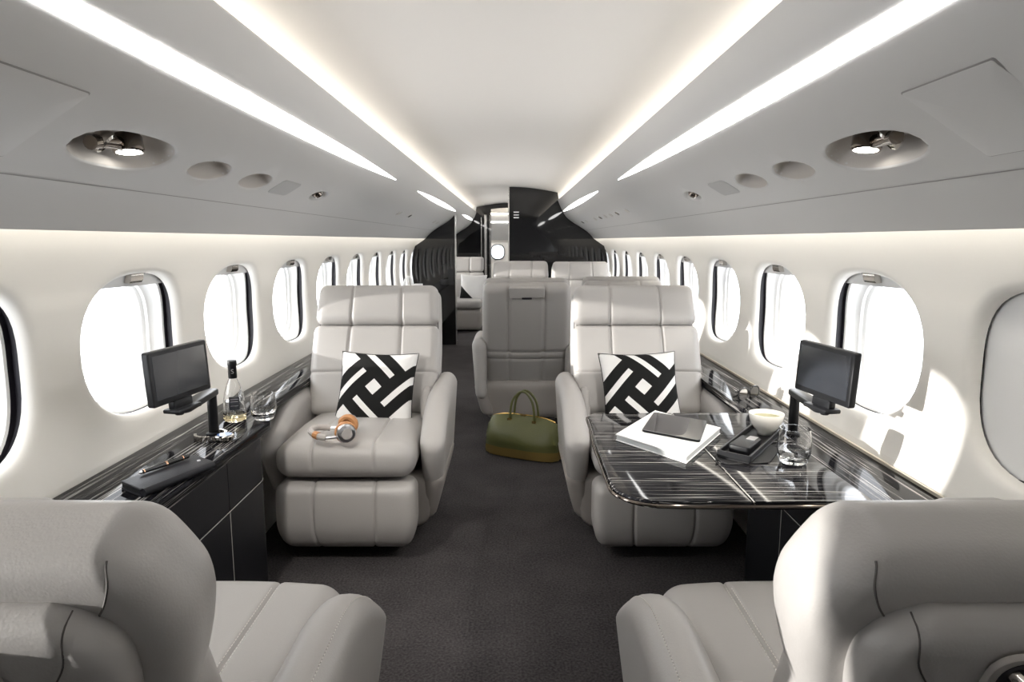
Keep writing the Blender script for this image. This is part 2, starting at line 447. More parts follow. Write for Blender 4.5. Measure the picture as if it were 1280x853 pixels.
PITCH = .737; WY0 = 2.07
centres = [WY0 + PITCH * k for k in range(-6, 12 + 1)]
centres = [c for c in centres if c < Y1 - .3]
T_SILL = WL.tz(.60)
WC = WL.tz(.885); WHY, WHT = .262, .203
RIM = [(1.14, 0.0), (1.09, .0015), (1.05, .006), (1.02, .014), (1.0, .028)]
wall = {}
for side, nm in ((-1, 'wall_left'), (1, 'wall_right')):
    g = G()
    for c in centres: cell(WL, side, c - PITCH / 2, c + PITCH / 2, 0, T_SILL, (c, WC, WHY, WHT), RIM, 14, 14, g)
    yend = centres[-1] + PITCH / 2
    if yend < Y1: plain(WL, side, yend, Y1, 0, T_SILL, 2, 14, g)
    plain(WL, side, Y0, Y1, T_SILL, WL.L, 40, 10, g)
    o = g.out(nm, M['wall']); weld(o); tag(o, kind='structure'); wall[side] = o
    # closing strip above the cove so that no daylight leaks in
# ceiling: vault plus the two overhead panels as its parts
vp = catmull([(-.75, 1.640), (-.715, 1.690), (-.56, 1.722), (-.36, 1.758), (-.18, 1.781), (0, 1.788), (.18, 1.781), (.36, 1.758), (.56, 1.722), (.715, 1.690), (.75, 1.640)], 6)
ys = np.linspace(Y0, 13.2, 14)
V = np.concatenate([np.stack([vp[:, 0], np.full(len(vp), y), vp[:, 1]], 1) for y in ys])
ceiling = mesh('ceiling', V, grid_faces(len(ys), len(vp)), M['ceil']); tag(ceiling, kind='structure')
LAMP_T = OH.tx(.757)
POD = (.150, .040); GAS = (.098, .029); SNAP = (.085, .026)
OHOLES = [(1.455, 'lamp'), (1.825, 'gasper'), (2.145, 'gasper'), (2.835, 'eyeball')]
OPEN = {'lamp': (.172, .056), 'gasper': (.108, .040), 'eyeball': (.095, .033)}
DISH = [(1.06, 0.0), (1.02, .001), (1.0, .004), (.97, .008), (.96, .016), (.90, .038), (.78, .052), (.5, .058)]
def overhead(side):
    g = G(); cuts = [Y0]
    t1 = OH.L
    ylist = [Y0, .9] + [1.24, 1.66, 1.98, 2.33, 2.56, 3.10]
    plain(OH, side, Y0, 1.24, 0, t1, 8, 24, g)
    spans = [(1.24, 1.655, 1.435, 'lamp'), (1.655, 1.985, 1.825, 'gasper'), (1.985, 2.33, 2.145, 'gasper'), (2.62, 3.05, 2.835, 'eyeball')]
    for a, b_, c, k in spans:
        h = OPEN[k]; cell(OH, side, a, b_, 0, t1, (c, LAMP_T, h[0], h[1]), DISH, 12, 24, g, nsup=2.4 if k == 'lamp' else 2.1)
    plain(OH, side, 2.33, 2.62, 0, t1, 4, 24, g)
    plain(OH, side, 3.05, Y1, 0, t1, 24, 24, g)
    # lips that turn up into the coves
    for t, dz, dx in ((0, .012, .012), (t1, .012, .02)):
        a = P3(OH, side, 0, np.array([t]))[0]
        V = [(a[0], Y0, a[2]), (a[0], Y1, a[2]), (a[0] + side * dx * (1 if t == 0 else 1), Y1, a[2] + dz), (a[0] + side * dx, Y0, a[2] + dz)]
        g.add(V, [(0, 1, 2, 3)])
    o = g.out('overhead_panel', M['ohead'], ceiling); weld(o)
    return o
for s_ in (-1, 1): overhead(s_)
# outer skin above the coves, keeps the void between overhead and fuselage dark
for side, nm in ((-1, 'trim_1'), (1, 'trim_2')):
    g = G(); pts = [(.75, 1.640), (.80, 1.63), (.98, 1.44), (1.03, 1.30), (1.012, 1.262)]
    V = [(side * x, y, z) for y in (Y0, Y1) for x, z in pts]; g.add(V, grid_faces(2, len(pts), flip=side > 0))
    tag(g.out(nm, M['wall']), kind='structure')
# wall behind the camera
ol = [(-1.05, 0), (1.05, 0), (1.13, .6), (1.13, 1.25), (.85, 1.64), (.4, 1.80), (-.4, 1.80), (-.85, 1.64), (-1.13, 1.25), (-1.13, .6)]
V, F = slab(ol, 0, .04); V = [(x, Y0 - z, y) for x, y, z in V]; F = [f for f in F]
tag(mesh('wall_back', V, F, M['ohead'], smooth=False), kind='structure')

# hidden cove lamps and the long tapered strip lights
def strip_light(name, label, side, ya, yb, ta, wa, wb, mat, tip=.12, grp=None, d=-.0015):
    n = 40; ys = np.linspace(ya, yb, n); g = G(); rows = []
    for y in ys:
        f = (y - ya) / (yb - ya); wd = wa * (1 - abs(2 * f - 1) ** 2.2) + .0015
        ts = np.linspace(ta - wd / 2, ta + wd / 2, 5); rows.append(P3(OH, side, y, ts, d))
    V = np.concatenate(rows); g.add(V, grid_faces(n, 5, flip=side < 0))
    o = g.out(name, mat); return tag(o, label, 'ceiling light', grp)
TS = OH.tx(.598)
for side, sd in ((-1, 'left'), (1, 'right')):
    strip_light('strip_light', f'long tapering white strip light in the {sd} overhead panel, above the nearest seats', side, .20, 3.76, TS, .041, .0, M['strip'])
    strip_light('strip_light', f'short spindle shaped white strip light farther back in the {sd} overhead panel', side, 4.62, 7.70, TS, .034, .034, M['strip'], tip=1.2)
    strip_light('strip_light', f'farthest small white strip light in the {sd} overhead panel beside the black partitions', side, 8.75, 10.9, TS, .030, .030, M['strip'], tip=.7)
    a = P3(OH, side, 0, np.array([0.0]))[0]
    g = G(); xa, xb = sorted((side * .700, side * .707)); g.box(xa, xb, COVE_Y0, Y1 - .04, a[2] + .006, a[2] + .024)
    tag(g.out('cove_light', M['covec'], smooth=False), f'warm concealed light line along the {sd} edge of the ceiling vault', 'cove light')
    b_ = P3(OH, side, 0, np.array([OH.L]))[0]
    g = G(); g.box(min(b_[0] + side * .024, b_[0] + side * .050), max(b_[0] + side * .024, b_[0] + side * .050), COVE_Y0, Y1 - .04, b_[2] + .026, b_[2] + .032)
    tag(g.out('cove_light', M['covew'], smooth=False), f'warm concealed light line washing the top of the {sd} window wall', 'cove light')

# overhead fittings
def oh_frame(side, y, t):
    p = Vector(P3(OH, side, y, np.array([t]))[0]); nx, nz = OH.nrm(t); nrm = Vector((side * float(nx), 0, float(nz))).normalized()
    ydir = Vector((0, 1, 0)); xd = ydir.cross(nrm).normalized()
    m = Matrix((xd, ydir, nrm)).transposed().to_4x4(); m.translation = p
    return m                                  # local x: across, y: along cabin, z: out of the cabin
ORD = ['first', 'second', 'third', 'fourth', 'fifth', 'sixth', 'seventh', 'eighth']
for side, sd in ((-1, 'left'), (1, 'right')):
    Mx = oh_frame(side, 1.435, LAMP_T)
    root = empty('reading_light'); root.matrix_world = Mx
    tag(root, f'chrome swivel reading lamp, lit, in the large oval recess of the {sd} overhead panel', 'reading light')
    q = 1 if side < 0 else 1
    V, F = lathe([(.0, .030), (.026, .030), (.029, .024), (.030, -.004), (.0275, -.007), (.0245, -.0065)], 28)
    m2 = Matrix.Translation((-.004, .022, .012)) @ Euler((math.radians(-6), math.radians(side * -24), 0)).to_matrix().to_4x4()
    mesh('lamp_head', [tuple(m2 @ Vector(v)) for v in V], F, M['darkchrome'], root)
    V, F = lathe([(.0, -.006), (.0242, -.006)], 28); mesh('bulb', [tuple(m2 @ Vector(v)) for v in V], F, M['lamp'], root)
    ld = bpy.data.lights.new('lamp_glow', 'SPOT'); ld.energy = LAMP_W; ld.spot_size = math.radians(75); ld.spot_blend = .8; ld.shadow_soft_size = .022; ld.color = (1, .95, .88)
    lo_ = bpy.data.objects.new('lamp_glow', ld); COL.objects.link(lo_); lo_.parent = root
    m4 = m2 @ Matrix.Translation((0, 0, -.012)); lo_.matrix_parent_inverse = Matrix.Identity(4)
    tgt = Vector((side * .50, 2.25, .30)); pw = Mx @ m4.translation; dq = (tgt - pw).to_track_quat('-Z', 'Y').to_matrix().to_4x4(); dq.translation = pw
    lo_.matrix_local = Mx.inverted() @ dq
    m3 = Matrix.Translation((-.004, -.055, .014)) @ Euler((math.radians(20), math.radians(side * 14), 0)).to_matrix().to_4x4()
    V, F = lathe([(.0, .024), (.018, .024), (.024, .016), (.025, .0), (.019, -.004), (.016, .004), (.0, .006)], 24)
    mesh('air_nozzle', [tuple(m3 @ Vector(v)) for v in V], F, M['chrome'], root)
    V, F = lathe([(.0, .060), (.6, .056), (.82, .044), (.93, .024), (.965, .007), (.985, .0035)], 40); q5 = [super_pt(2 * math.pi * k / 40, 2.4) for k in range(40)]
    V = [(q5[i // 6][1] * math.hypot(*V[i][:2]) * .056, q5[i // 6][0] * math.hypot(*V[i][:2]) * .172, V[i][2]) for i in range(len(V))]; mesh('recess', V, F, M['dish'], root)
    g = G(); g.add(*tube([(-.010, -.10, .012), (-.006, -.06, .020), (-.004, -.02, .022), (-.004, .03, .022)], .014, 12)); g.out('arm', M['darkchrome'], root)
    for y, lb in ((1.825, 'nearer'), (2.145, 'farther')):
        r = empty('air_vent'); r.matrix_world = oh_frame(side, y, LAMP_T)
        tag(r, f'{lb} of two oval air vents with a dark slit in the {sd} overhead panel', 'air vent', f'oval vents in the {sd} overhead panel')
        V, F = lathe([(.0, .046), (.55, .044), (.82, .034), (.93, .020), (.965, .007), (.985, .0035)], 32); V = [(x * .040, yy * .108, z) for x, yy, z in V]; mesh('vent_plate', V, F, M['dish'], r)
        g = G(); g.box(side * -.014 - .004, side * -.014 + .004, -.035, .035, .026, .046); g.out('slit', M['slot'], r, smooth=False)
    r = empty('spotlight'); r.matrix_world = oh_frame(side, 2.835, LAMP_T)
    tag(r, f'small chrome eyeball lamp in a small oval recess, last in the {sd} overhead row', 'spotlight')
    V, F = lathe([(.0, -.004), (.012, -.003), (.020, .006), (.024, .018), (.024, .040)], 20); mesh('eyeball', V, F, M['darkchrome'], r)
    V, F = lathe([(.0205, .036), (.025, .034), (.027, .040)], 20); mesh('ring', V, F, M['chrome'], r)
    # flush speaker grille, a curved rounded plate
    def plate(name, ya, yb, ta, tb, rad, th, mat, parent=None):
        ol = rrect(ya, yb, ta, tb, rad, 5); n = len(ol); cy, ct = (ya + yb) / 2, (ta + tb) / 2
        rings = [(1.0, .002), (1.0, -th), (.97, -th - .0006), (.5, -th - .0006), (.02, -th - .0006)]
        V = []; F = []
        for s2, d in rings:
            for (yy, tt) in ol: V.append(P3(OH, side, cy + (yy - cy) * s2, np.array([ct + (tt - ct) * s2]), d)[0])
        for k in range(len(rings) - 1):
            for i in range(n):
                f = (k * n + i, k * n + (i + 1) % n, (k + 1) * n + (i + 1) % n, (k + 1) * n + i); F.append(f if side > 0 else f[::-1])
        F.append(tuple((len(rings) - 1) * n + i for i in range(n))); return mesh(name, V, F, mat, parent, sharp=40)
    o = plate('speaker_grille', 2.315, 2.50, LAMP_T - .040, LAMP_T + .036, .020, .0015, M['grille'])
    tag(o, f'flat grey rounded speaker grille between the oval vents in the {sd} overhead panel', 'speaker')
    o = plate('access_hatch', 1.135, 1.300, OH.tx(.72), OH.tx(.835), .004, .0022, M['ohead']) if False else None
    ga = plate('access_hatch', .950, 1.170, OH.tx(.665), OH.tx(.822), .005, .0012, M['gapline'])
    gb = plate('hatch_panel', .9525, 1.1675, OH.tx(.665) + .0025, OH.tx(.822) - .0025, .005, .0024, M['ohead'], ga)
    tag(ga, f'rectangular flush access hatch at the outer top corner of the {sd} overhead panel', 'hatch')
    # panel joint line
    g = G(); plain(OH, side, Y0, 9.0, OH.tx(.855), OH.tx(.855) + .0028, 30, 1, g, 0, -.0009)
    tag(g.out('trim_%d' % (3 if side < 0 else 4), M['gapline']), kind='structure')
    # far cluster of small vents and lamps
    far = [4.35, 4.75, 5.05, 5.35, 5.65, 6.0, 6.7, 7.05] if side > 0 else [4.75, 5.25, 6.9, 7.2]
    for i, y in enumerate(far):
        r = empty('air_vent'); r.matrix_world = oh_frame(side, y, LAMP_T - .012)
        tag(r, f'small round {"dark" if i % 3 == 1 else "taupe"} fitting in the distant {sd} overhead row, {ORD[i]} counted from the front', 'air vent', f'distant row of fittings on the {sd} overhead panel')
        V, F = lathe([(.0, -.001), (.018, -.002), (.020, .004)], 16); V = [(x, yy * 2.0, z) for x, yy, z in V]
        mesh('vent_plate', V, F, M['darkchrome'] if i % 3 == 1 else M['dish'], r)
        V, F = lathe([(.020, .003), (.026, -.002), (.028, .001)], 16); V = [(x, yy * 2.0, z) for x, yy, z in V]; mesh('ring', V, F, M['ohead'], r)

# ------------------------------------------------------------------ windows
def win_meshes(side, closed):
    """frame, dark slot, pane, shade, handle of one window centred on y=0"""
    hy, ht = WHY, WHT; N = 56
    A = [2 * math.pi * k / N for k in range(N)]; S_ = np.array([super_pt(a) for a in A])
    def rings(R):
        V = np.concatenate([P3(WL, side, S_[:, 0] * hy * s2, WC + S_[:, 1] * ht * s2, d) for s2, d in R]); F = []
        for k in range(len(R) - 1):
            for i in range(N):
                f = (k * N + i, k * N + (i + 1) % N, (k + 1) * N + (i + 1) % N, (k + 1) * N + i); F.append(f if side > 0 else f[::-1])
        return V, F
    out = {}
    cw = np.abs(S_[:, 0]) ** 1.5
    def rings2(R):
        V = np.concatenate([P3(WL, side, S_[:, 0] * hy * (1 + (s2 - 1) * q), WC + S_[:, 1] * ht * (1 + (s2 - 1) * q), d) for s2, d, q in R]); F = rings([(1, 0)] * len(R))[1]
        return V, F
    dz = .030 + .022 * cw
    out['slot'] = rings2([(1.0, .028, 1), (1.05, .030, cw), (1.05, dz, cw), (.985, dz + .001, 1)])
    out['window_frame'] = rings2([(.985, dz + .001, 1), (.955, dz + .003, 1), (.93, .066, 1), (.90, .080, 1), (.865, .084, 1), (.84, .086, 1), (.825, .094, 1), (.80, .096, 1), (.775, .100, 1), (.76, .112, 1)])
    V, F = rings([(.76, .110), (.4, .110), (.02, .110)]); F.append(tuple(2 * N + i for i in range(N))); out['pane'] = (V, F)
    # sliding shade: segment of the oval in the slot plane, cut by a straight bottom edge
    zc = 1.04 if closed else -.78                       # in ring units, +1 = bottom (t grows downward)
    top = [super_pt(a) for a in np.linspace(0, 2 * math.pi, 120)]
    pts = [(1.03 * a, 1.03 * b_) for a, b_ in top if 1.03 * b_ <= zc]
    pts.sort(key=lambda p: math.atan2(p[1] - (-.8 if not closed else 0), p[0]))
    R = []; n = len(pts); V = []
    cy_, ct_ = 0.0, (-.80 if not closed else 0.0)
    for f, d in ((1.0, .044), (1.0, .036), (.985, .0345), (.6, .0345), (.3, .0345), (.02, .0345)):
        for a, b_ in pts: V.append(P3(WL, side, hy * (cy_ + (a - cy_) * f), np.array([WC + ht * (ct_ + (b_ - ct_) * f)]), d)[0])
    F = []
    for k in range(5):
        for i in range(n):
            f = (k * n + i, k * n + (i + 1) % n, (k + 1) * n + (i + 1) % n, (k + 1) * n + i); F.append(f if side > 0 else f[::-1])
    F.append(tuple(5 * n + i for i in range(n))); out['shade'] = (V, F)
    # chrome pull on the lower rail of the shade
    g = G(); tt = WC + ht * (zc - .17 if not closed else .80)
    prof = [(-.022, .034), (-.022, .024), (-.012, .016), (.008, .014), (.016, .018), (.018, .034)]
    for yy in (-.034, .034):
        g.V += [tuple(P3(WL, side, yy, np.array([tt + a]), d)[0]) for a, d in prof]
    n = len(prof); g.F = [(i, i + 1, n + i + 1, n + i) for i in range(n - 1)] + [tuple(range(n)), tuple(range(n, 2 * n))]; g.I = [0] * len(g.F)
    out['shade_handle'] = (g.V, g.F)
    return out
WM = {'window_frame': M['frame'], 'slot': M['slot'], 'pane': M['pane'], 'shade': M['shade'], 'shade_handle': M['chrome']}
protos = {}; wn = 0
for side in (-1, 1):
    for ci, c in enumerate(centres):
        if c < -1.7: pass
        wn += 1; closed = (side > 0 and .3 < c < 1.6) or -1.2 < c < .3  # unseen windows near the camera get closed shades to darken the near seats
        key = (side, closed)
        root = empty('window_%d' % wn, (0, c, 0)); tag(root, kind='structure')
        if key not in protos:
            ms = win_meshes(side, closed); protos[key] = {}
            for k, (V, F) in ms.items():
                o = mesh(k, V, F, WM[k], root, sharp=40); protos[key][k] = o.data
        else:
            for k, me in protos[key].items():
                o = bpy.data.objects.new(k, me); COL.objects.link(o); o.parent = root

# ------------------------------------------------------------------ bulkheads and partitions (gloss black)
def sect(x0, x1, n=40):
    """upper outline of the cabin section between two x values (z of ceiling / overhead), left to right"""
    P = []
    for x in np.linspace(x0, x1, n):
        ax = abs(x)
        if ax < .54: z = np.interp(ax, [abs(v) for v in vp[len(vp) // 2:, 0]], vp[len(vp) // 2:, 1]) - .002
        elif ax <= .955: z = float(OH.at(OH.tx(ax))[1]) - .003
        else: z = 1.205
        P.append((x, float(z)))
    return P
def wall_outline(side, n=16):
    ts = np.linspace(WL.tz(1.205), WL.L, n); x, z = WL.at(ts); return [(side * (a - .004), b_) for a, b_ in zip(x, z)]
def panel(name, ol, y, th, mat, parent=None, label=None, cat=None, kind=None, bev=.004):
    a = sum(ol[i][0] * ol[(i + 1) % len(ol)][1] - ol[(i + 1) % len(ol)][0] * ol[i][1] for i in range(len(ol)))
    if a < 0: ol = ol[::-1]
    V, F = slab(ol, 0, th); V = [(x, y + th - z, zz) for x, zz, z in V]
    o = mesh(name, V, F, mat, parent, smooth=False)
    if label: tag(o, label, cat)
    if kind: o['kind'] = kind
    return o
BY = 7.8
top = sect(-.003, .955); ol = top + wall_outline(1)[1:] + [(-.003, 0.0)]
rb = panel('wall_bulkhead', ol, BY, .05, M['black_gloss'], kind='structure')
g = G(); g.box(-.017, -.003, BY - .004, BY + .054, 0, 1.785); g.out('edge_strip', M['edge'], rb, smooth=False)
# small emblem of three pale bars on the bulkhead
g = G()
for z in (1.50, 1.47, 1.44): g.box(.045, .105, BY - .004, BY - .0005, z, z + .013)
tag(g.out('emblem', M['white_pl'], smooth=False), 'small emblem of three pale horizontal bars on the black bulkhead', 'emblem')
top = sect(-.955, -.62, 24); ol = wall_outline(-1)[::-1][:-1] + top + [(-.62, 0.0)]
lp = panel('wall_partition', ol, BY, .05, M['black_gloss'], kind='structure')
g = G(); g.box(-.620, -.607, BY - .004, BY + .054, 0, top[-1][1] - .002); g.out('edge_strip', M['edge'], lp, smooth=False)
# far arch with doorway
AY = 11.1
inner = [(x, z - .075) for x, z in sect(-.31, .40, 20)]
ol = [(-.985, 0)] + wall_outline(-1)[::-1][1:] + sect(-.955, .955, 70)[1:] + wall_outline(1)[1:] + [(.985, 0), (.40, 0)] + inner[::-1] + [(-.31, 0)]
def panel_concave(name, ol, y, th, mat):
    import bmesh
    b = bmesh.new(); vs_ = [b.verts.new((x, y, z)) for x, z in ol]; f = b.faces.new(vs_)
    r = bmesh.ops.triangulate(b, faces=[f]); r2 = bmesh.ops.extrude_face_region(b, geom=b.faces[:])
    for v in [e for e in r2['geom'] if isinstance(e, bmesh.types.BMVert)]: v.co.y += th
    bmesh.ops.recalc_face_normals(b, faces=b.faces)
    me = bpy.data.meshes.new(name); b.to_mesh(me); b.free(); me.materials.append(mat)
    o = bpy.data.objects.new(name, me); COL.objects.link(o); return o
arch = panel_concave('wall_arch', ol, AY, .06, M['black_gloss']); arch['kind'] = 'structure'
for x, mt in ((-.47, 'edge'), (-.415, 'edge'), (-.33, 'edge')):
    g = G(); g.box(x, x + (.035 if x == -.415 else .010), AY - .012, AY + .0, .02, 1.60 if x > -.45 else 1.56); g.out('edge_strip', M[mt], arch, smooth=False)
# vestibule beyond the doorway
g = G(); g.box(-1.1, 1.1, 12.9, 12.95, 0, 1.19); we = g.out('wall_end', M['wall'], smooth=False); tag(we, kind='structure')
g = G(); V = [(-1.1, 12.86, 1.20), (1.1, 12.86, 1.20), (1.1, 12.55, 1.66), (-1.1, 12.55, 1.66), (-1.1, 12.9, 1.20), (1.1, 12.9, 1.20), (1.1, 12.6, 1.67), (-1.1, 12.6, 1.67)]
g.add(V, [(0, 1, 2, 3), (4, 7, 6, 5), (0, 4, 5, 1), (3, 2, 6, 7)]); tag(g.out('trim_5', M['ohead'], smooth=False), kind='structure')
for s_ in (-1, 1):
    g = G(); g.box(s_ * 1.04 - .02, s_ * 1.04 + .02, 11.17, 12.95, 0, 1.67); tag(g.out('trim_%d' % (6 if s_ < 0 else 7), M['wall'], smooth=False), kind='structure')
g = G(); g.box(-.9, .9, 12.635, 12.645, 1.515, 1.545); o = g.out('strip_light', M['strip'], smooth=False); tag(o, 'white crosswise strip light seen through the far doorway', 'ceiling light')
g = G(); g.box(-.9, .9, 12.50, 12.53, 1.665, 1.68); o = g.out('cove_light', M['covec'], smooth=False); tag(o, 'warm cove light line at the top of the far vestibule', 'cove light')
g = G(); g.box(-.9, .9, 12.872, 12.885, 1.205, 1.21); o = g.out('cove_light', M['covew'], smooth=False); tag(o, 'warm cove light above the far vestibule wall', 'cove light')
A = [super_pt(2 * math.pi * k / 40) for k in range(40)]
r = empty('window_%d' % (wn + 1), (-.24, 12.9, .98)); tag(r, kind='structure')
V = [(a * .12 * s2, d, b_ * .13 * s2) for s2, d in ((1.12, 0), (1.1, -.02), (1.0, -.025), (.98, -.004)) for a, b_ in A]
mesh('window_frame', V, grid_faces(4, 40, wrap_v=True), M['slot'], r)
M['glow_pane'] = emit('self-glowing pane', (.90, .96, 1), 1.6)  # pane glows by itself in place of daylight from outside
V = [(a * .12, -.004, b_ * .13) for a, b_ in A]; mesh('pane', V, [tuple(range(40))], M['glow_pane'], r)
g = G(); g.box(-1.1, 1.1, 12.97, 13.0, 0, 1.8); g.out('backing', M['wall'], we, smooth=False)  # unseen panel added to stop daylight leaking in over the end wall

# ------------------------------------------------------------------ side ledges and consoles
def arc(cx, cy, r, a0, a1, n=8):
    return [(cx + r * math.cos(math.radians(a0 + (a1 - a0) * k / n)), cy + r * math.sin(math.radians(a0 + (a1 - a0) * k / n))) for k in range(n + 1)]
def wallx(z): return float(np.interp(-z, -WL.C[:, 1], WL.C[:, 0]))
WXL = wallx(.59) - .004
# left console top: wide between the seats, narrow strip beside them
ix, nx = .785, .868
ol = [(-WXL, -1.2), (-nx, -1.2), (-nx, .95)] + [(-nx + .0 + (nx - ix) * (1 - math.cos(math.pi * k / 8)) / 2, .95 + .22 * k / 8) for k in range(1, 9)] + \
     [(-ix, 2.12)] + arc(-ix - .07, 2.22, .07, 0, 62, 7)[0:] + [(-nx + .004, 2.325), (-nx, 2.40), (-nx, 7.70), (-WXL, 7.70)]
console = empty('side_console', (-.9, 1.7, 0)); tag(console, 'streaked black side console along the left wall with bottle, monitor and folio on it', 'console')
def local(V, o): return [(x - o.location[0], y - o.location[1], z - o.location[2]) for x, y, z in V]
V, F = slab(ol, .557, .590, .007, 3); mesh('ledge_top', local(V, console), F, M['veneer_y'], console)
# dark leather front, curved at its far end, made of panels
def front_panels(side, xs, yb, parent, ztop, y0, nm='front_panel', curve=True):
    path = [(xs, y0), (xs, yb)]
    if curve: path += [(xs + .07 * (1 - math.cos(math.radians(a))), yb + .07 * math.sin(math.radians(a))) for a in (15, 30, 45, 60, 75, 90)] + [(xs + .14, yb + .07)]
    return path
def front_sheet(name, side, path, z0, z1, parent, th=.02, tilt=.0):
    V = []; n = len(path)
    for z in (z0, z0 + .004, z1 - .004, z1):
        e = .003 if z in (z0, z1) else 0
        for x, y in path: V.append((side * (x + e + tilt * (ztop_ - z)), y, z))
    for z in (z1, z0):
        for x, y in path: V.append((side * (x + th + tilt * (ztop_ - z)), y, z))
    F = grid_faces(6, n, wrap_u=True, flip=side > 0); F.append(tuple(k * n for k in range(6))); F.append(tuple(k * n + n - 1 for k in range(6)))
    return mesh(name, local(V, parent), F, M['leather_dk'], parent, sharp=30)
ztop_ = .556
for (ya, yb, cv) in ((1.43, 1.905, False), (1.909, 2.16, True)):
    p = [(.800, ya), (.800, yb)]
    if cv: p += [(.80 + .08 * (1 - math.cos(math.radians(a))), yb + .08 * math.sin(math.radians(a))) for a in range(10, 91, 10)] + [(.93, yb + .081)]
    front_sheet('front_panel', -1, p, .405, .556, console); front_sheet('front_panel', -1, p, .0, .402, console)
def stitch_line(parent, pts, r=.0012, mat='stitch'):
    g = G(); g.add(*tube(pts, r, 5)); V = local(g.V, parent); return mesh('stitching', V, g.F, M[mat], parent)
stitch_line(console, [(-.7995, 1.43, .4035), (-.7995, 2.16, .4035)] + [(-.7995 - .08 * (1 - math.cos(math.radians(a))), 2.16 + .0805 * math.sin(math.radians(a)), .4035) for a in range(10, 91, 10)], .0010)
stitch_line(console, [(-.7995, 1.907, .0), (-.7995, 1.907, .402)], .0010)
g = G(); g.box(-.93, -.82, -1.2, 7.7, 0, .10) if False else None
# right console: top with bullnose, lower dark band, cream ledge strip
rc = empty('side_console', (.95, 1.7, 0)); tag(rc, 'streaked black side console along the right wall behind the table', 'console')
ol = [(.995, -1.2), (.995, 7.7), (.868, 7.7), (.868, 2.42)] + arc(.93, 2.33, .07, 120, 180, 5) + [(.860, 2.28), (.860, 1.20), (.868, .95), (.868, -1.2)]
V, F = slab(ol[::-1], .557, .590, .008, 4); mesh('ledge_top', local(V, rc), F, M['veneer_y'], rc)
g = G(); g.box(.997, 1.050, -1.2, 7.7, .545, .578); mesh('back_band', local(g.V, rc), g.F, M['veneer_dk'], rc, smooth=False)
g = G(); g.box(1.051, WXL - .001, -1.2, 7.7, .545, .586); mesh('wall_strip', local(g.V, rc), g.F, M['cream'], rc, smooth=False)
for (ya, yb, cv) in ((1.43, 1.935, False), (1.939, 2.20, True)):
    p = [(.830, ya), (.830, yb)]
    if cv: p += [(.83 + .08 * (1 - math.cos(math.radians(a))), yb + .08 * math.sin(math.radians(a))) for a in range(10, 91, 10)] + [(.94, yb + .081)]
    front_sheet('front_panel', 1, p, .405, .556, rc); front_sheet('front_panel', 1, p, .0, .402, rc)
stitch_line(rc, [(.8295, 1.43, .4035), (.8295, 2.2, .4035)], .0010); stitch_line(rc, [(.8295, 1.937, 0), (.8295, 1.937, .402)], .0010); stitch_line(rc, [(.8295, 1.937, .405), (.8295, 1.937, .556)], .0010)

# ------------------------------------------------------------------ seats
def make_backpart(name, hx, th0, th1, h0, h1, seams, r, front=True, polys=None, step=.012, mat='leather', parent=None, rear_dep=.006, crown=.010, back_polys=None):
    """a slice of the backrest in its own frame: x across, y thickness (front = -), z up along the back"""
    ex = [s_[1] for s_ in seams if s_[0] == 0]; ez = [s_[1] for s_ in seams if s_[0] == 2]
    V, N, F = rbox(lines(-hx, hx, step, ex), lines(th0, th1, .012), lines(h0, h1, step, ez), r)
    cond = (lambda v: (v[:, 1] < (th0 + th1) / 2).astype(float)) if front else (lambda v: (v[:, 1] > (th0 + th1) / 2).astype(float))
    bul = np.clip(1 - (V[:, 0] / hx) ** 2, 0, 1) * np.clip(1 - ((V[:, 2] - (h0 + h1) / 2) / ((h1 - h0) / 2)) ** 2, 0, 1)
    W = grooves(V, N, seams, cond)
    face = np.abs(N[:, 1]) > .6; W[:, 1] += np.where(face & (cond(V) > 0), crown * bul * (-1 if front else 1), 0)
    if polys:
        for poly, dep, wd in polys:
            d = polydist(V[:, 0], V[:, 2], poly); m = cond(V)
            W = W - N * (dep * np.exp(-(d / wd) ** 2) * m)[:, None]
    if back_polys:
        m = (V[:, 1] > (th0 + th1) / 2).astype(float)
        for poly, dep, wd in back_polys: W = W - N * (dep * np.exp(-(polydist(V[:, 0], V[:, 2], poly) / wd) ** 2) * m)[:, None]
    return W, F
from mathutils.bvhtree import BVHTree
def on_back(V, F, pts2, lift=.0006):
    """drop a 2-D line (x, h) onto the rear surface of a back part"""
    t = BVHTree.FromPolygons([tuple(v) for v in V], [tuple(f) for f in F]); R = []
    for x, z in pts2:
        h = t.ray_cast(Vector((x, 1, z)), Vector((0, -1, 0)))
        if h[0] is not None: R.append((x, h[0].y + lift, z))
    return np.array(R)
REC = math.radians(26)
def recline0(V, hinge=(0.125, .425)):
    """tilt the back; the head end curls slightly forward"""
    W = np.array(V, float); h = W[:, 2].copy(); t = W[:, 1].copy()
    a = REC - .10 * np.clip((h - .35) / .25, 0, 1)
    # arc-length integrate approx
    yy = hinge[0] + h * math.sin(REC) - .010 * np.clip((h - .35) / .25, 0, 1.3) ** 2
    zz = hinge[1] + h * math.cos(REC)
    W[:, 1] = yy + t * np.cos(a); W[:, 2] = zz - t * np.sin(a)
    return W
BACKH = .625; HX = .285
def widths(V):                                      # back narrows a touch to the top, waist at the arms
    W = np.array(V); h = W[:, 2].copy()
    W[:, 0] *= 1.0 - .05 * np.clip((h - .30) / .32, 0, 1) ** 1.5 - .04 * np.clip((.22 - h) / .22, 0, 1)
    return W
def tubepoly(parent, pts2, off, r, mat, fn):
    """thin piping following a 2-D line on the back"""
    P = np.array([(x, off, z) for x, z in pts2]); P = fn(P); g = G(); g.add(*tube([tuple(p) for p in P], r, 5)); return mesh('piping', g.V, g.F, M[mat], parent)
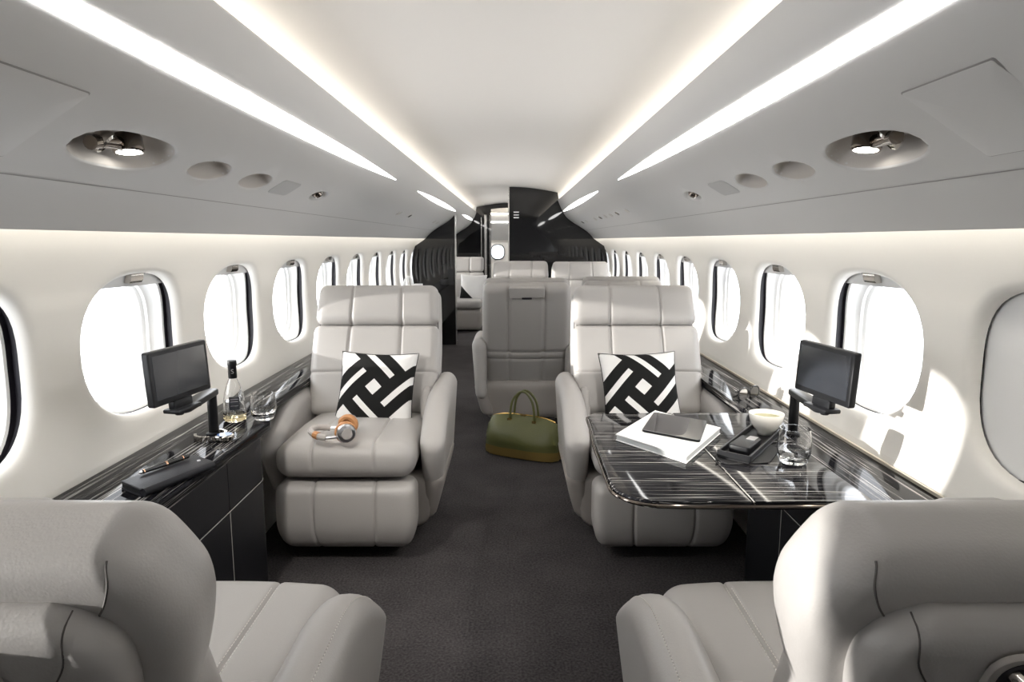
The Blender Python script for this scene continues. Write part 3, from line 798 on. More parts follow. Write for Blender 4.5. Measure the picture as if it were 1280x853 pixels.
def make_seat(s, rear='plain', outer=True, fine=False, arm_in=True, bh=.612, corner=.0, waist=.0, hinge=(.125, .425)):
    """s=+1: aisle on local +x. Faces local -y."""
    def widths(V):                                  # back narrows a touch to the top, waist at the arms
        W = np.array(V); h = W[:, 2].copy()
        W[:, 0] *= 1.0 - .05 * np.clip((h - .30) / .32, 0, 1) ** 1.5 - .04 * np.clip((.22 - h) / .22, 0, 1)
        if rear == 'mitre': W[:, 0] *= .88
        W[:, 0] *= 1.0 - waist * np.clip((bh - .10 - h) / .20, 0, 1) ** 1.3
        W[:, 0] *= 1.0 - corner * np.clip((h - bh + .16) / .16, 0, 1) ** 2.0
        return W
    def recline(V): return recline0(V, hinge)
    root = empty('cabin_seat'); L = 'leather_near' if fine else 'leather'; LM = M[L]
    step = .009 if fine else .013
    sx = (-.112, .112)
    # track box and lower shell
    g = G(); g.box(-.20, .20, -.22, .26, .0, .06); g.out('floor_track', M['pedestal'], root, smooth=False)
    V, N, F = rbox(lines(-.335, .335, .03), lines(-.27, .22, .03), lines(.045, .30, .02), .05)
    k = np.clip((.30 - V[:, 2]) / .25, 0, 1); V[:, 0] *= 1 - .20 * k ** 1.5; V[:, 1] = V[:, 1] * (1 - .15 * k) + .02 * k
    if not outer: V[:, 0] = np.where(V[:, 0] * s < -.26, -.26 * s, V[:, 0])
    mesh('seat_shell', V, F, M['plastic_tp'], root)
    # leg rest
    V, N, F = rbox(lines(-.257, .257, step, sx), lines(-.425, -.285, .014), lines(.048, .312, step), .040)
    fr = lambda v: (v[:, 1] < -.33).astype(float)
    W = grooves(V, N, [(0, x, .009, .007) for x in sx], fr)
    W[:, 1] -= .014 * fr(V) * np.clip(1 - ((V[:, 2] - .18) / .14) ** 2, 0, 1)
    k = np.clip((.17 - V[:, 2]) / .125, 0, 1); W[:, 0] *= 1 - .13 * k ** 2; W[:, 1] += .035 * k ** 2
    mesh('leg_rest', W, F, LM, root)
    # cushion with bullnose front
    V, N, F = rbox(lines(-.257, .257, step, sx), lines(-.425, .17, .014), lines(.326, .458, .010), .058)
    up = lambda v: np.clip((N[:, 2] + .35) * 3, 0, 1) * np.clip((v[:, 1] + .60) * 5, 0, 1)
    W = grooves(V, N, [(0, x, .008, .007) for x in sx], up)
    W[:, 2] += .012 * np.clip(N[:, 2], 0, 1) * (1 - (V[:, 0] / .257) ** 2); W[:, 1] -= .010 * np.clip(-N[:, 1], 0, 1) * (1 - (V[:, 0] / .257) ** 2)
    W[:, 2] += -.020 * np.clip((V[:, 1] + .1) / .3, 0, 1)
    cu = mesh('seat_cushion', W, F, LM, root)
    if fine:
        for x in sx:
            for dx in (-.006, .006):
                g = G()
                for k in range(54):
                    y = -.36 + k * .0088
                    zz = .4705 - .020 * max(0, min(1, (y + .1) / .3)) - .0022 - .012 * (x / .257) ** 2
                    g.box(x + dx - .0007, x + dx + .0007, y, y + .0058, zz - .002, zz + .0008)
                q = mesh('stitching', g.V, g.F, M['stitch'], cu, smooth=False, kind='stuff')
    # back: front cushion in two pieces, rear shell
    if rear == 'mitre':
        mit0 = [[(m_ * (HX - .028), bh - .010), (m_ * (HX - .036), bh - .030), (m_ * (HX - .068), bh - .060), (m_ * (HX - .098), bh - .084)] for m_ in (1, -1)]
        V, F = make_backpart('x', HX, -.064, .066, 0.0, bh, [(2, .22, .008, .008)], .046, True, step=.0075)
        mesh('backrest', recline(widths(V)), F, LM, root)
        for p in mit0:
            P = recline(widths(on_back(V, F, catmull(p, 8)))); g = G(); g.add(*tube([tuple(q) for q in P], .0013, 5)); mesh('piping', g.V, g.F, M['seam'], root)
    else:
        V, F = make_backpart('x', HX, -.06, .012, 0.0, bh - .200, [(0, -.115, .009, .008), (0, .115, .009, .008), (2, bh - .425, .008, .008)], .034, True, step=step)
        mesh('backrest', recline(widths(V)), F, LM, root)
        V, F = make_backpart('x', HX, -.062, .012, bh - .198, bh, [(0, -.115, .009, .008), (0, .115, .009, .008)], .040, True, step=step)
        mesh('headrest', recline(widths(V)), F, LM, root)
    polys = []
    if rear == 'mitre':
        SX = HX - .062; top_ = bh - .046
        mit = [(SX - .012, top_ - .006), (.194, top_ - .022), (.160, top_ - .060), (.122, top_ - .108), (.095, top_ - .137), (.050, top_ - .148), (.0, top_ - .150)]
        low = [(.112, top_ - .126), (.130, top_ - .155), (.142, top_ - .20), (.145, .02)]
        for q in (mit, low):
            for m_ in (1, -1): polys.append(([(m_ * x, z) for x, z in q], .0022, .0060))
        V, F = make_backpart('x', SX, .040, .108, .0, top_, [], .036, False, polys, step=.0055, crown=.010)
        g0 = np.clip((V[:, 2] - top_ + .07) / .07, 0, 1); V[:, 0] *= 1 - .16 * g0 ** 2.5
        seam_lines = []
        for q in (mit, low):
            for m_ in (1, -1):
                seam_lines.append(recline(widths(on_back(V, F, [(x * (1 - .16 * max(0, min(1, (z - top_ + .07) / .07)) ** 2.5), z) for x, z in catmull([(m_ * x, z) for x, z in q], 5)]))))
    else:
        for m_ in (1, -1): polys.append(([(m_ * .115, -.2), (m_ * .115, bh)], .009, .008))
        polys += [([(-.28, .135), (.28, .135)], .008, .008), ([(-.28, .080), (.28, .080)], .006, .008)]
        V, F = make_backpart('x', HX + .004, .010, .105, -.22, bh + .004, [], .045, False, polys, step=.010, crown=.010)
    sh = mesh('back_shell', recline(widths(V)), F, LM, root)
    if rear == 'mitre':
        for P in seam_lines: g = G(); g.add(*tube([tuple(p) for p in P], .0011, 5)); mesh('piping', g.V, g.F, M['seam'], sh)
        V, N, F = rbox(lines(-.052, .052, .010), lines(-.090, -.035, .010), lines(bh - .15, bh - .036, .010), .022); mesh('headrest', recline(V), F, LM, root)
        V, N, F = rbox(lines(-.055, .055, .010), lines(-.038, -.018, .006), lines(bh - .08, bh - .008, .010), .009); mesh('headrest_frame', recline(V), F, M['darkchrome'], root)
        # recessed grab handle in the middle of the headrest back
        V, F = slab(rrect(-.075, .075, bh - .135, bh - .066, .026, 6), .112, .1205, .002, 2); V = [(x, z, y) for x, y, z in V]
        mesh('handle_bezel', recline(V), F, M['plastic_tp'], sh)
        V, F = slab(rrect(-.066, .066, bh - .129, bh - .072, .022, 6), .1205, .1212, 0); V = [(x, z, y) for x, y, z in V]
        mesh('handle_recess', recline(V), F, M['slot'], sh)
        pts = [(-.050, .119, bh - .090), (-.048, .137, bh - .088), (-.032, .143, bh - .088), (.032, .143, bh - .088), (.048, .137, bh - .088), (.050, .119, bh - .090)]
        V, F = tube(pts, .010, 10); mesh('grab_handle', recline(np.array([tuple(v) for v in V])), F, M['chrome'], sh)
        tagl = sh
    else:
        V, F = slab(rrect(-.112, .112, bh - .062, bh + .004, .012, 4), .102, .128, .006, 3); V = [(x, z, y) for x, y, z in V]
        mesh('headrest_flap', recline(V), F, LM, sh)
        V, F = slab(rrect(-.032, .032, bh - .069, bh - .057, .005, 4), .112, .1295, .001, 1); V = [(x, z, y) for x, y, z in V]
        mesh('finger_slot', recline(V), F, M['slot'], sh)
    # piping between front cushion and shell
    for m_ in ((1, -1) if rear != 'mitre' else ()):
        pts = [(m_ * (HX - .010), h) for h in np.linspace(.04, bh - .04, 24)]
        P = recline(widths(np.array([(x, .011, z) for x, z in pts]))); g = G(); g.add(*tube([tuple(p) for p in P], .0022, 6)); mesh('piping', g.V, g.F, M['seam'], root)
    # arm rests, paddle shaped
    def arm(side, x0, x1, ztop=None):
        a, b_ = min(side * x0, side * x1), max(side * x0, side * x1)
        V, N, F = rbox(lines(a, b_, .012), lines(-.335, .33, .018 if not fine else .012), lines(.20, .582, .018 if not fine else .012), .044)
        W = V.copy(); u = np.clip((-.02 - V[:, 1]) / .315, 0, 1); hz = np.clip((V[:, 2] - .20) / .382, 0, 1)
        W[:, 2] -= .155 * u ** 2.0 * hz ** 1.2
        W[:, 1] += .10 * (1 - hz) ** 1.6 * np.clip((-V[:, 1]) / .3, 0, 1) - .0 * hz
        mid = side * (x0 + x1) / 2
        W[:, 0] = mid + (W[:, 0] - mid) * (.72 + .28 * hz) + side * (-.012) * (1 - hz)
        W[:, 2] += .010 * np.clip(N[:, 2], 0, 1) * (1 - ((V[:, 0] - mid) / (abs(x1 - x0) / 2)) ** 2)
        if ztop: W[:, 2] = .20 + (W[:, 2] - .20) * (ztop - .20) / .392
        o = mesh('armrest', W, F, LM, root)
        return o, W, V
    if arm_in:
        o, W, V = arm(s, .262, .362)
        if fine:
            # stitched seam along the outer top edge of the aisle arm
            m = np.abs(V[:, 0] - s * .346) < .007
            pts = sorted([tuple(p) for p, v in zip(W, V) if abs(v[0] - s * .340) < .0075 and v[2] > .552], key=lambda p: p[1])
            ys_ = sorted(set(round(p[1], 3) for p in pts)); line = []
            for yv in ys_:
                c_ = [p for p in pts if abs(p[1] - yv) < .002]; b2 = max(c_, key=lambda p: p[2]); line.append(b2)
            line = [p for i, p in enumerate(line) if i % 2 == 0]
            if len(line) > 3:
                cc = catmull(line, 6); g = G()
                for a_, b2 in zip(cc[0::2], cc[1::2]): g.add(*tube([tuple(a_ + np.array([0, 0, .0006])), tuple(b2 + np.array([0, 0, .0006]))], .0009, 4))
                mesh('stitching', g.V, g.F, M['stitch'], o, kind='stuff')
        V2, N2, F2 = rbox(lines(.27, .352, .012), lines(-.29, .27, .02), lines(.075, .30, .016), .040)
        V2[:, 0] *= s; k = np.clip((.30 - V2[:, 2]) / .225, 0, 1); V2[:, 0] -= s * .055 * k ** 1.3; V2[:, 1] = V2[:, 1] * (1 - .22 * k) + .035 * k
        if s < 0: F2 = [f[::-1] for f in F2]
        mesh('arm_fairing', V2, F2, M['plastic_tp'] if not fine else LM, root)
        # hinge cover where back, arm and cushion meet
        V3, N3, F3 = rbox(lines(.225, .262, .010), lines(-.01, .15, .012), lines(.44, .56, .012), .018); V3[:, 0] *= s
        k3 = np.clip((.56 - V3[:, 2]) / .12, 0, 1); V3[:, 1] = .12 + (V3[:, 1] - .12) * (.35 + .65 * k3)
        if s < 0: F3 = [f[::-1] for f in F3]
        mesh('hinge_cover', V3, F3, LM, root)
    if outer: arm(-s, .262, .352, .553)
    return root
GRP = 'taupe leather club seats'
sa = make_seat(+1, 'plain'); sa.location = (-.585, 2.80, 0)
tag(sa, 'left seat facing us, holding a patterned pillow and headphones', 'seat', GRP)
sb = make_seat(-1, 'plain'); sb.location = (.585, 2.80, 0)
tag(sb, 'right seat facing us behind the table, holding a patterned pillow', 'seat', GRP)
na = make_seat(-1, 'mitre', fine=True, bh=.505, corner=.20, waist=.24, hinge=(.05, .425)); na.location = (-.585, .985, 0); na.rotation_euler.z = math.pi
tag(na, 'nearest left seat seen from behind, cut by the lower left corner', 'seat', GRP)
nb = make_seat(+1, 'mitre', fine=True, bh=.505, corner=.20, waist=.24, hinge=(.05, .425)); nb.location = (.595, .985, 0); nb.rotation_euler.z = math.pi
tag(nb, 'nearest right seat seen from behind in a sun patch, with a chrome handle', 'seat', GRP)
ma = make_seat(+1, 'plain', bh=.590); ma.location = (.115, 4.50, 0); ma.scale.x = .94; ma.rotation_euler.z = math.pi
tag(ma, 'seat turned away from us just behind the olive bag in the aisle', 'seat', GRP)
mb = make_seat(-1, 'plain', outer=False, arm_in=False, bh=.590); mb.location = (.720, 4.68, 0); mb.rotation_euler.z = math.pi
tag(mb, 'seat turned away from us, only its top showing over the right pillow seat', 'seat', GRP)
mb.scale.x = .90
fa = copy_tree(sa); fa.location = (.115, 6.62, 0); fa.rotation_euler.z = 0
tag(fa, 'distant seat facing us, left of two below the black bulkhead', 'seat', GRP)
fb = make_seat(-1, 'plain', outer=False, arm_in=False); fb.location = (.700, 6.42, 0)
tag(fb, 'distant seat facing us, right of two, lit by a sun patch', 'seat', GRP)

# far bench behind the left partition
bench = empty('bench_seat', (-.68, 9.3, 0)); tag(bench, 'taupe bench seat in the rear compartment behind the left black partition', 'seat')
V, N, F = rbox(lines(-.30, .30, .03, (-.1, .1)), lines(-.38, .30, .03), lines(.02, .29, .03), .03); mesh('base', V, F, M['plastic_tp'], bench)
V, N, F = rbox(lines(-.31, .31, .02, (-.1, .1)), lines(-.40, .30, .03), lines(.30, .42, .02), .045); mesh('seat_cushion', V, F, M['leather'], bench)
for z0, z1, nm in ((.40, .755, 'backrest'), (.76, .965, 'headrest')):
    V, N, F = rbox(lines(-.31, .31, .02, (.12,)), lines(.16, .30, .03), lines(z0, z1, .02), .035); V = grooves(V, N, [(0, .12, .01, .01)]); V[:, 1] += (V[:, 2] - .4) * .18; mesh(nm, V, F, M['leather'], bench)

# ------------------------------------------------------------------ pillows
def pillow(name, label, loc, rot, size=.36, th=.11, mat='pillow', cat='pillow', grp=None):
    n = 34; V = []; UV = []; F = []
    for sgn in (1, -1):
        for i in range(n + 1):
            for j in range(n + 1):
                u = -1 + 2 * i / n; v = -1 + 2 * j / n
                e = (1 - u * u) * (1 - v * v); d = th / 2 * max(e, 0) ** .42
                px = u * size / 2 * (1 - .075 * (1 - v * v) * abs(u) ** 1.0 * (1)); pz = v * size / 2 * (1 - .075 * (1 - u * u) * abs(v))
                V.append((px, -sgn * d + .004 * math.sin(5 * u + 2) * math.cos(4 * v) * e, pz)); UV.append(((u + 1) / 2, (v + 1) / 2))
    m = (n + 1) ** 2
    F = grid_faces(n + 1, n + 1) + [tuple(i + m for i in f) for f in grid_faces(n + 1, n + 1, flip=True)]
    o = mesh(name, V, F, M[mat], None, sharp=0)
    uv = o.data.uv_layers.new(name='UVMap')
    for lp_ in o.data.loops: uv.data[lp_.index].uv = UV[lp_.vertex_index]
    import bmesh
    b = bmesh.new(); b.from_mesh(o.data); bmesh.ops.remove_doubles(b, verts=b.verts, dist=1e-5); b.to_mesh(o.data); b.free()
    o.location = loc; o.rotation_euler = rot
    # edge piping as a part
    pts = []
    for i in range(4 * 16):
        k, f = divmod(i, 16); f = -1 + 2 * f / 16
        u, v = ((f, -1), (1, f), (-f, 1), (-1, -f))[k]
        pts.append((u * size / 2 * (1 - .075 * (1 - v * v) * abs(u)), 0, v * size / 2 * (1 - .075 * (1 - u * u) * abs(v))))
    Vt, Ft = tube(pts, .0022, 5, closed=True); mesh('piping', Vt, Ft, M['black_mat'] if mat == 'pillow' else M['paper'], o)
    return tag(o, label, cat, grp)
pillow('throw_pillow', 'black and white basket weave print pillow on the left seat with headphones', (-.548, 2.835, .563), (math.radians(-27), math.radians(1), math.radians(-4)), .335, .12, grp='black and white pillows')
pillow('throw_pillow', 'black and white basket weave print pillow on the right seat behind the table', (.572, 2.835, .563), (math.radians(-27), math.radians(-1), math.radians(4)), .335, .12, grp='black and white pillows')
pillow('throw_pillow', 'white pillow with one black corner on the rear bench seat', (-.50, 9.26, .56), (math.radians(-16), math.radians(2), math.radians(-5)), .36, .12, 'pillow_w')

# ------------------------------------------------------------------ table
TZ = .600
tb = empty('dining_table', (.57, 1.9, 0)); tag(tb, 'glossy streaked black folding table in front of the right seat', 'table')
def tl(V): return local(V, tb)
ol1 = [(.579, 1.487), (.579, 2.30)] + arc(.335, 2.250, .05, 90, 180, 5) + arc(.375, 1.592, .105, 180, 270, 10)[0:] 
ol1 = [(.579, 2.30)] + arc(.335, 2.250, .05, 90, 180, 5) + [(.282, 2.1), (.272, 1.95)] + arc(.380, 1.600, .110, 180, 262, 10) + [(.45, 1.487), (.579, 1.487)]
V, F = slab(ol1, TZ - .020, TZ, .006, 4); mesh('table_leaf', tl(V), F, M['veneer_x'], tb)
ol2 = [(.583, 1.487), (.858, 1.487), (.853, 2.30), (.583, 2.30)]
V, F = slab(ol2, TZ - .020, TZ, .004, 3); mesh('table_leaf', tl(V), F, M['veneer_x'], tb)
g = G(); g.box(.5792, .5828, 1.490, 2.297, TZ - .016, TZ - .001); mesh('hinge', tl(g.V), g.F, M['edge'], tb, smooth=False)
V, F = tube([(x, y, TZ - .010) for x, y in [(.579, 2.305)] + arc(.335, 2.250, .055, 90, 180, 5) + [(.277, 2.1), (.267, 1.95)] + arc(.380, 1.600, .115, 180, 262, 10) + [(.45, 1.4825), (.858, 1.4825)]], .0040, 8); mesh('edge_trim', tl(V), F, M['darkchrome'], tb)
g = G(); g.box(.60, .85, 1.85, 1.95, TZ - .045, TZ - .021); mesh('support_arm', tl(g.V), g.F, M['black_pl'], tb, smooth=False)

# book and tablet
def yaw_xy(p, c, a): 
    x, y = p; return (c[0] + x * math.cos(a) - y * math.sin(a), c[1] + x * math.sin(a) + y * math.cos(a))
bk = empty('book', (.505, 2.045, TZ), 0)
tag(bk, 'large white closed book lying on the table under the tablet', 'book')
P = [(.334, 1.952), (.493, 1.749), (.667, 2.021), (.545, 2.325)]
P = [(.335, 1.965), (.492, 1.752), (.668, 2.035), (.511, 2.25)]
def shr(P, f): c = np.mean(np.array(P), 0); return [tuple(c + (np.array(p) - c) * f) for p in P]
V, F = slab(P, TZ + .001, TZ + .004, .001, 1); mesh('back_cover', local(V, bk), F, M['paper'], bk, smooth=False)
V, F = slab(shr(P, .98), TZ + .004, TZ + .018); mesh('page_block', local(V, bk), F, M['pages'], bk, smooth=False)
V, F = slab(P, TZ + .018, TZ + .022, .001, 1); mesh('front_cover', local(V, bk), F, M['paper'], bk, smooth=False)
tbp = [(.416, 1.985), (.560, 1.872), (.640, 2.085), (.496, 2.198)]
tbt = empty('tablet', (.528, 2.035, TZ + .022)); tag(tbt, 'black glass tablet lying on the white book', 'tablet')
def rounded_quad(P, r, n=5):
    R = []; m = len(P)
    for i in range(m):
        p = np.array(P[i]); a = np.array(P[i - 1]) - p; b_ = np.array(P[(i + 1) % m]) - p
        a /= np.linalg.norm(a); b_ /= np.linalg.norm(b_); s0, s1 = p + a * r, p + b_ * r
        for k in range(n + 1):
            t = k / n; R.append(tuple((1 - t) ** 2 * s0 + 2 * t * (1 - t) * p + t * t * s1))
    return R
V, F = slab(rounded_quad(tbp, .012), TZ + .0225, TZ + .0290, .0015, 2); mesh('case', local(V, tbt), F, M['black_pl'], tbt)
V, F = slab(rounded_quad(shr(tbp, .985), .011), TZ + .0290, TZ + .0300); mesh('screen', local(V, tbt), F, M['mirror_scr'], tbt, smooth=False)
# napkin, tray, little case, bowl
nk = [(.578, 1.795), (.60, 1.742), (.715, 1.757), (.79, 1.88), (.775, 1.925), (.70, 1.93)]
V, F = slab(rounded_quad(nk, .012, 3), TZ + .0005, TZ + .004, .001, 1); o = mesh('napkin', V, F, M['napkin'], smooth=False); tag(o, 'folded black napkin lying flat on the table under the black tray', 'napkin')
tr = empty('tray', (.72, 1.91, TZ)); tag(tr, 'black lacquer box tray on the table carrying the white bowl', 'tray')
tp = [(.586, 1.797), (.655, 1.735), (.862, 2.035), (.793, 2.097)]
V, F = slab(rounded_quad(tp, .004, 2), TZ + .0045, TZ + .010, .001, 1); mesh('tray_base', local(V, tr), F, M['black_mat'], tr, smooth=False)
for i in range(4):
    a, b_ = np.array(tp[i]), np.array(tp[(i + 1) % 4]); t = (b_ - a) / np.linalg.norm(b_ - a); nrm = np.array([-t[1], t[0]]); 
    q = [a, b_, b_ + nrm * .006, a + nrm * .006]
    V, F = slab([tuple(p) for p in q], TZ + .010, TZ + .026, .001, 1); mesh('rim', local(V, tr), F, M['black_pl'], tr, smooth=False)
cs = empty('card_case', (.66, 1.83, TZ)); tag(cs, 'small black case with a silver plate inside the black tray', 'case')
cp = [(.625, 1.825), (.668, 1.785), (.735, 1.875), (.692, 1.915)]
V, F = slab(rounded_quad(cp, .008, 4), TZ + .0105, TZ + .034, .003, 3); mesh('case', local(V, cs), F, M['black_pl'], cs)
pp = [(.690, 1.872), (.708, 1.856), (.730, 1.885), (.712, 1.901)]
V, F = slab(pp, TZ + .034, TZ + .0352); mesh('silver_plate', local(V, cs), F, M['silver'], cs, smooth=False)
bw = empty('bowl', (.795, 2.005, TZ + .0105)); tag(bw, 'small white ceramic bowl of pale tea standing in the black tray', 'bowl')
V, F = lathe([(.0, .003), (.020, .003), (.022, .0), (.024, .0), (.0245, .010), (.037, .022), (.047, .042), (.0515, .064), (.0505, .0655), (.0490, .064), (.0445, .043), (.034, .025), (.020, .016), (.0, .015)], 40)
mesh('cup', V, F, M['ceramic'], bw, sharp=0)
V, F = lathe([(.0, .052), (.0468, .052)], 40); mesh('tea', V, F, M['tea'], bw)
# water tumbler
def tumbler(name, label, loc, h=.088, r=.040, water=.35, scale=1.0, grp=None):
    rt = empty(name, loc); rt.scale = (scale,) * 3; tag(rt, label, 'glass', grp)
    out_ = [(.0, .0), (r * .70, .0), (r * .80, .004), (r * .97, h * .28), (r * 1.02, h * .45), (r * .97, h * .75), (r * .90, h)]
    inn = [(r * .87, h), (r * .94, h * .75), (r * .985, h * .45), (r * .93, h * .28), (r * .72, .011), (.0, .009)]
    V, F = lathe(out_ + inn, 36); mesh('vessel', V, F, M['glass'], rt, sharp=60)
    if water:
        zw = h * water; rw = float(np.interp(zw, [.011, h * .28, h * .45, h * .75], [r * .72, r * .93, r * .985, r * .94])) - .0006
        V, F = lathe([(.0, .0098), (r * .70, .0118), (r * .92, h * .28), (rw, zw), (.0, zw)], 36); mesh('water', V, F, M['water'], rt, sharp=40)
    return rt
tumbler('tumbler', 'clear stemless glass of water on the black table beside the bowl', (.782, 1.765, TZ + .0006), .095, .043, .40)

# ------------------------------------------------------------------ monitors
def monitor(side, sd):
    root = empty('monitor', (side * .905, 2.07, .590)); tag(root, f'small black swivel monitor with dark screen on its arm on the {sd} console', 'monitor')
    o = root.location
    def L_(x, y, z): return (side * x - o[0], y - o[1], z - o[2])
    g = G(); g.add(*lathe([(.0, 0), (.024, 0), (.024, .006), (.0155, .010), (.0145, .125), (.0, .125)], 20)); g.out('post', M['black_pl'], root)
    # arm from the post toward the camera, carrying the screen foot
    a = np.array([.905, 2.07]); b_ = np.array([.895, 1.86])
    ol = []
    d = (b_ - a) / np.linalg.norm(b_ - a); nr = np.array([-d[1], d[0]])
    for k in range(9): t = math.radians(-90 + 180 * k / 8); ol.append(tuple(b_ + .026 * (nr * math.sin(t) + d * math.cos(t))))
    for k in range(9): t = math.radians(90 + 180 * k / 8); ol.append(tuple(a + .020 * (nr * math.sin(t) + d * math.cos(t))))
    ol = [(side * x - o[0], y - o[1]) for x, y in ol]
    ar = sum(ol[i][0] * ol[(i + 1) % len(ol)][1] - ol[(i + 1) % len(ol)][0] * ol[i][1] for i in range(len(ol)))
    V, F = slab(ol if ar > 0 else ol[::-1], .126, .144, .004, 3); mesh('arm', V, F, M['black_pl'], root)
    V, F = lathe([(.0, .128), (.010, .128), (.014, .133), (.014, .143), (.010, .147), (.0, .147)], 16); kx, ky, _ = L_(.884, 1.822, 0); mesh('knob', [(x + kx, y + ky, z) for x, y, z in V], F, M['black_pl'], root)
    # screen
    c0 = np.array([.893, 1.705]); c1 = np.array([.856, 1.955]); cen = (c0 + c1) / 2; wd = np.linalg.norm(c1 - c0) / 2
    tx = (c1 - c0) / np.linalg.norm(c1 - c0); nr = np.array([-tx[1], tx[0]]); nr = nr if nr[0] < 0 else -nr     # faces the aisle
    X = np.array([side * tx[0], tx[1], 0]); Nn = np.array([side * nr[0], nr[1], 0]); tiltv = np.array([0, 0, 1]) + Nn * -.06
    def place(V): 
        C_ = np.array([side * cen[0] - o[0], cen[1] - o[1], .245])
        return [tuple(C_ + X * x + tiltv * y + Nn * z) for x, y, z in V]
    flip = np.dot(np.cross(X, np.array([0, 0, 1])), Nn) < 0
    def pm(name, V, F, mat, sm=True): return mesh(name, place(V), [f[::-1] for f in F] if flip else F, mat, root, sharp=30, smooth=sm)
    V, F = slab(rrect(-wd, wd, -.072, .072, .006, 4), -.020, .0, .004, 3); pm('housing', V, F, M['black_pl'])
    V, F = slab(rrect(-wd + .013, wd - .013, -.056, .060, .002, 2), .0, .0008); pm('screen', V, F, M['screen'], False)
    V, F = slab(rrect(-.040, .040, -.100, -.071, .006, 3), -.024, -.004, .003, 2); pm('foot', V, F, M['black_pl'])
    V, F = slab(rrect(-.052, .052, -.106, -.094, .005, 3), -.034, .014, .003, 2); pm('foot_plate', V, F, M['black_pl'])
    return root
monitor(-1, 'left'); monitor(1, 'right')

# ------------------------------------------------------------------ things on the left console
CZ = .590
bt = empty('bottle', (-.905, 2.235, CZ)); tag(bt, 'clear bottle with black cap and pale spirit on the left console', 'bottle')
prof_o = [(.0, .0), (.030, .0), (.034, .004), (.036, .030), (.0335, .075), (.030, .098), (.020, .128), (.0125, .146), (.0115, .165)]
prof_i = [(.0095, .165), (.0105, .146), (.018, .128), (.028, .098), (.0312, .075), (.0335, .030), (.0315, .016), (.0, .013)]
V, F = lathe(prof_o + prof_i, 36); mesh('vessel', V, F, M['glass'], bt, sharp=50)
V, F = lathe([(.0, .0136), (.031, .0166), (.0332, .030), (.0312, .070), (.0, .070)], 36); mesh('spirit', V, F, M['water'], bt, sharp=40)
V, F = lathe([(.0, .0138), (.0305, .0168), (.0325, .024), (.0, .024)], 36); mesh('base_tint', V, F, M['gold'], bt) if False else None
V, F = lathe([(.0365, .006), (.0368, .012), (.0368, .022), (.0363, .026)], 36); mesh('base_band', V, F, M['spirit'], bt)
V, F = lathe([(.0125, .146), (.0140, .148), (.0135, .188), (.0150, .190), (.0150, .204), (.0140, .206), (.0, .206)], 28); cap = mesh('cap', V, F, M['black_mat'], bt, sharp=40)
def text_on(name, body, size, parent, mat, mtx, ext=.0004):
    cu = bpy.data.curves.new(name, 'FONT'); cu.body = body; cu.size = size; cu.extrude = ext; cu.align_x = 'CENTER'; cu.align_y = 'CENTER'
    t = bpy.data.objects.new(name, cu); COL.objects.link(t); bpy.context.view_layer.update()
    me = bpy.data.meshes.new_from_object(t.evaluated_get(bpy.context.evaluated_depsgraph_get())); bpy.data.objects.remove(t)
    me.transform(mtx); me.materials.clear(); me.materials.append(mat); o = bpy.data.objects.new(name, me); COL.objects.link(o); o.parent = parent; return o
az = math.atan2(-2.235, .93)
dirv = Vector((.93, -2.235, 0)).normalized(); xr = Vector((0, 0, 1)).cross(dirv); mt = Matrix((xr, Vector((0, 0, 1)), dirv)).transposed().to_4x4(); mt.translation = dirv * .0141 + Vector((0, 0, .170))
text_on('letter', 'S', .022, cap, M['silver'], mt)
g = G()
for z in (.062, .078, .052): 
    V, F = lathe([(.0362 - .0002, z), (.0362, z + .0012)], 36); k = slice(None)
    g.add(V, F)
V2, F2 = slab(rrect(-.016, .016, .045, .090, .002, 2), .0, .0005); mt2 = Matrix((xr, Vector((0, 0, 1)), dirv)).transposed().to_4x4(); mt2.translation = dirv * .0352
mesh('label', [tuple(mt2 @ Vector(v)) for v in V2], F2, M['screen'], bt, smooth=False)
for z in (.058, .072, .080):
    V2, F2 = slab(rrect(-.012, .012, z, z + .0016, .0004, 1), .0005, .0008); mesh('print_line', [tuple(mt2 @ Vector(v)) for v in V2], F2, M['silver'], bt, smooth=False)
tumbler('tumbler', 'clear cut glass tumbler behind the bottle on the left console', (-.815, 2.255, CZ + .0006), .088, .042, .10)
# wrist watch lying on its bracelet
wt = empty('wristwatch', (-.842, 2.00, CZ), math.radians(65)); wt.scale = (1.4,) * 3; tag(wt, 'steel bracelet wristwatch lying on the left console below the bottle', 'watch')
V, F = lathe([(.0, .004), (.018, .004), (.020, .006), (.020, .012), (.0165, .0145), (.0, .0145)], 28); mesh('watch_case', V, F, M['chrome'], wt, sharp=40)
V, F = lathe([(.0, .0147), (.0155, .0147)], 28); mesh('dial', V, F, M['blue_dial'], wt)
for i in range(16):
    t = -1 + 2 * (i + .5) / 16; a = t * 2.55
    yy = .024 + .050 * (1 - math.cos(a)) / 2 if False else 0
    cx = .030 * math.sin(a) * 1.05; cy = .034 - .034 * math.cos(a) if False else .030 * (1 - math.cos(a))
    V, N, F = rbox(np.linspace(-.0045, .0045, 3), np.linspace(-.0035, .0035, 3), np.linspace(0, .013, 3), .0015)
    Rz = Matrix.Rotation(math.atan2(math.sin(a), math.cos(a)), 4, 'Z'); V = [tuple(Matrix.Translation((cx, cy + .012, .0005)) @ Rz @ Vector(v)) for v in V]
    mesh('link', V, F, M['chrome'], wt)
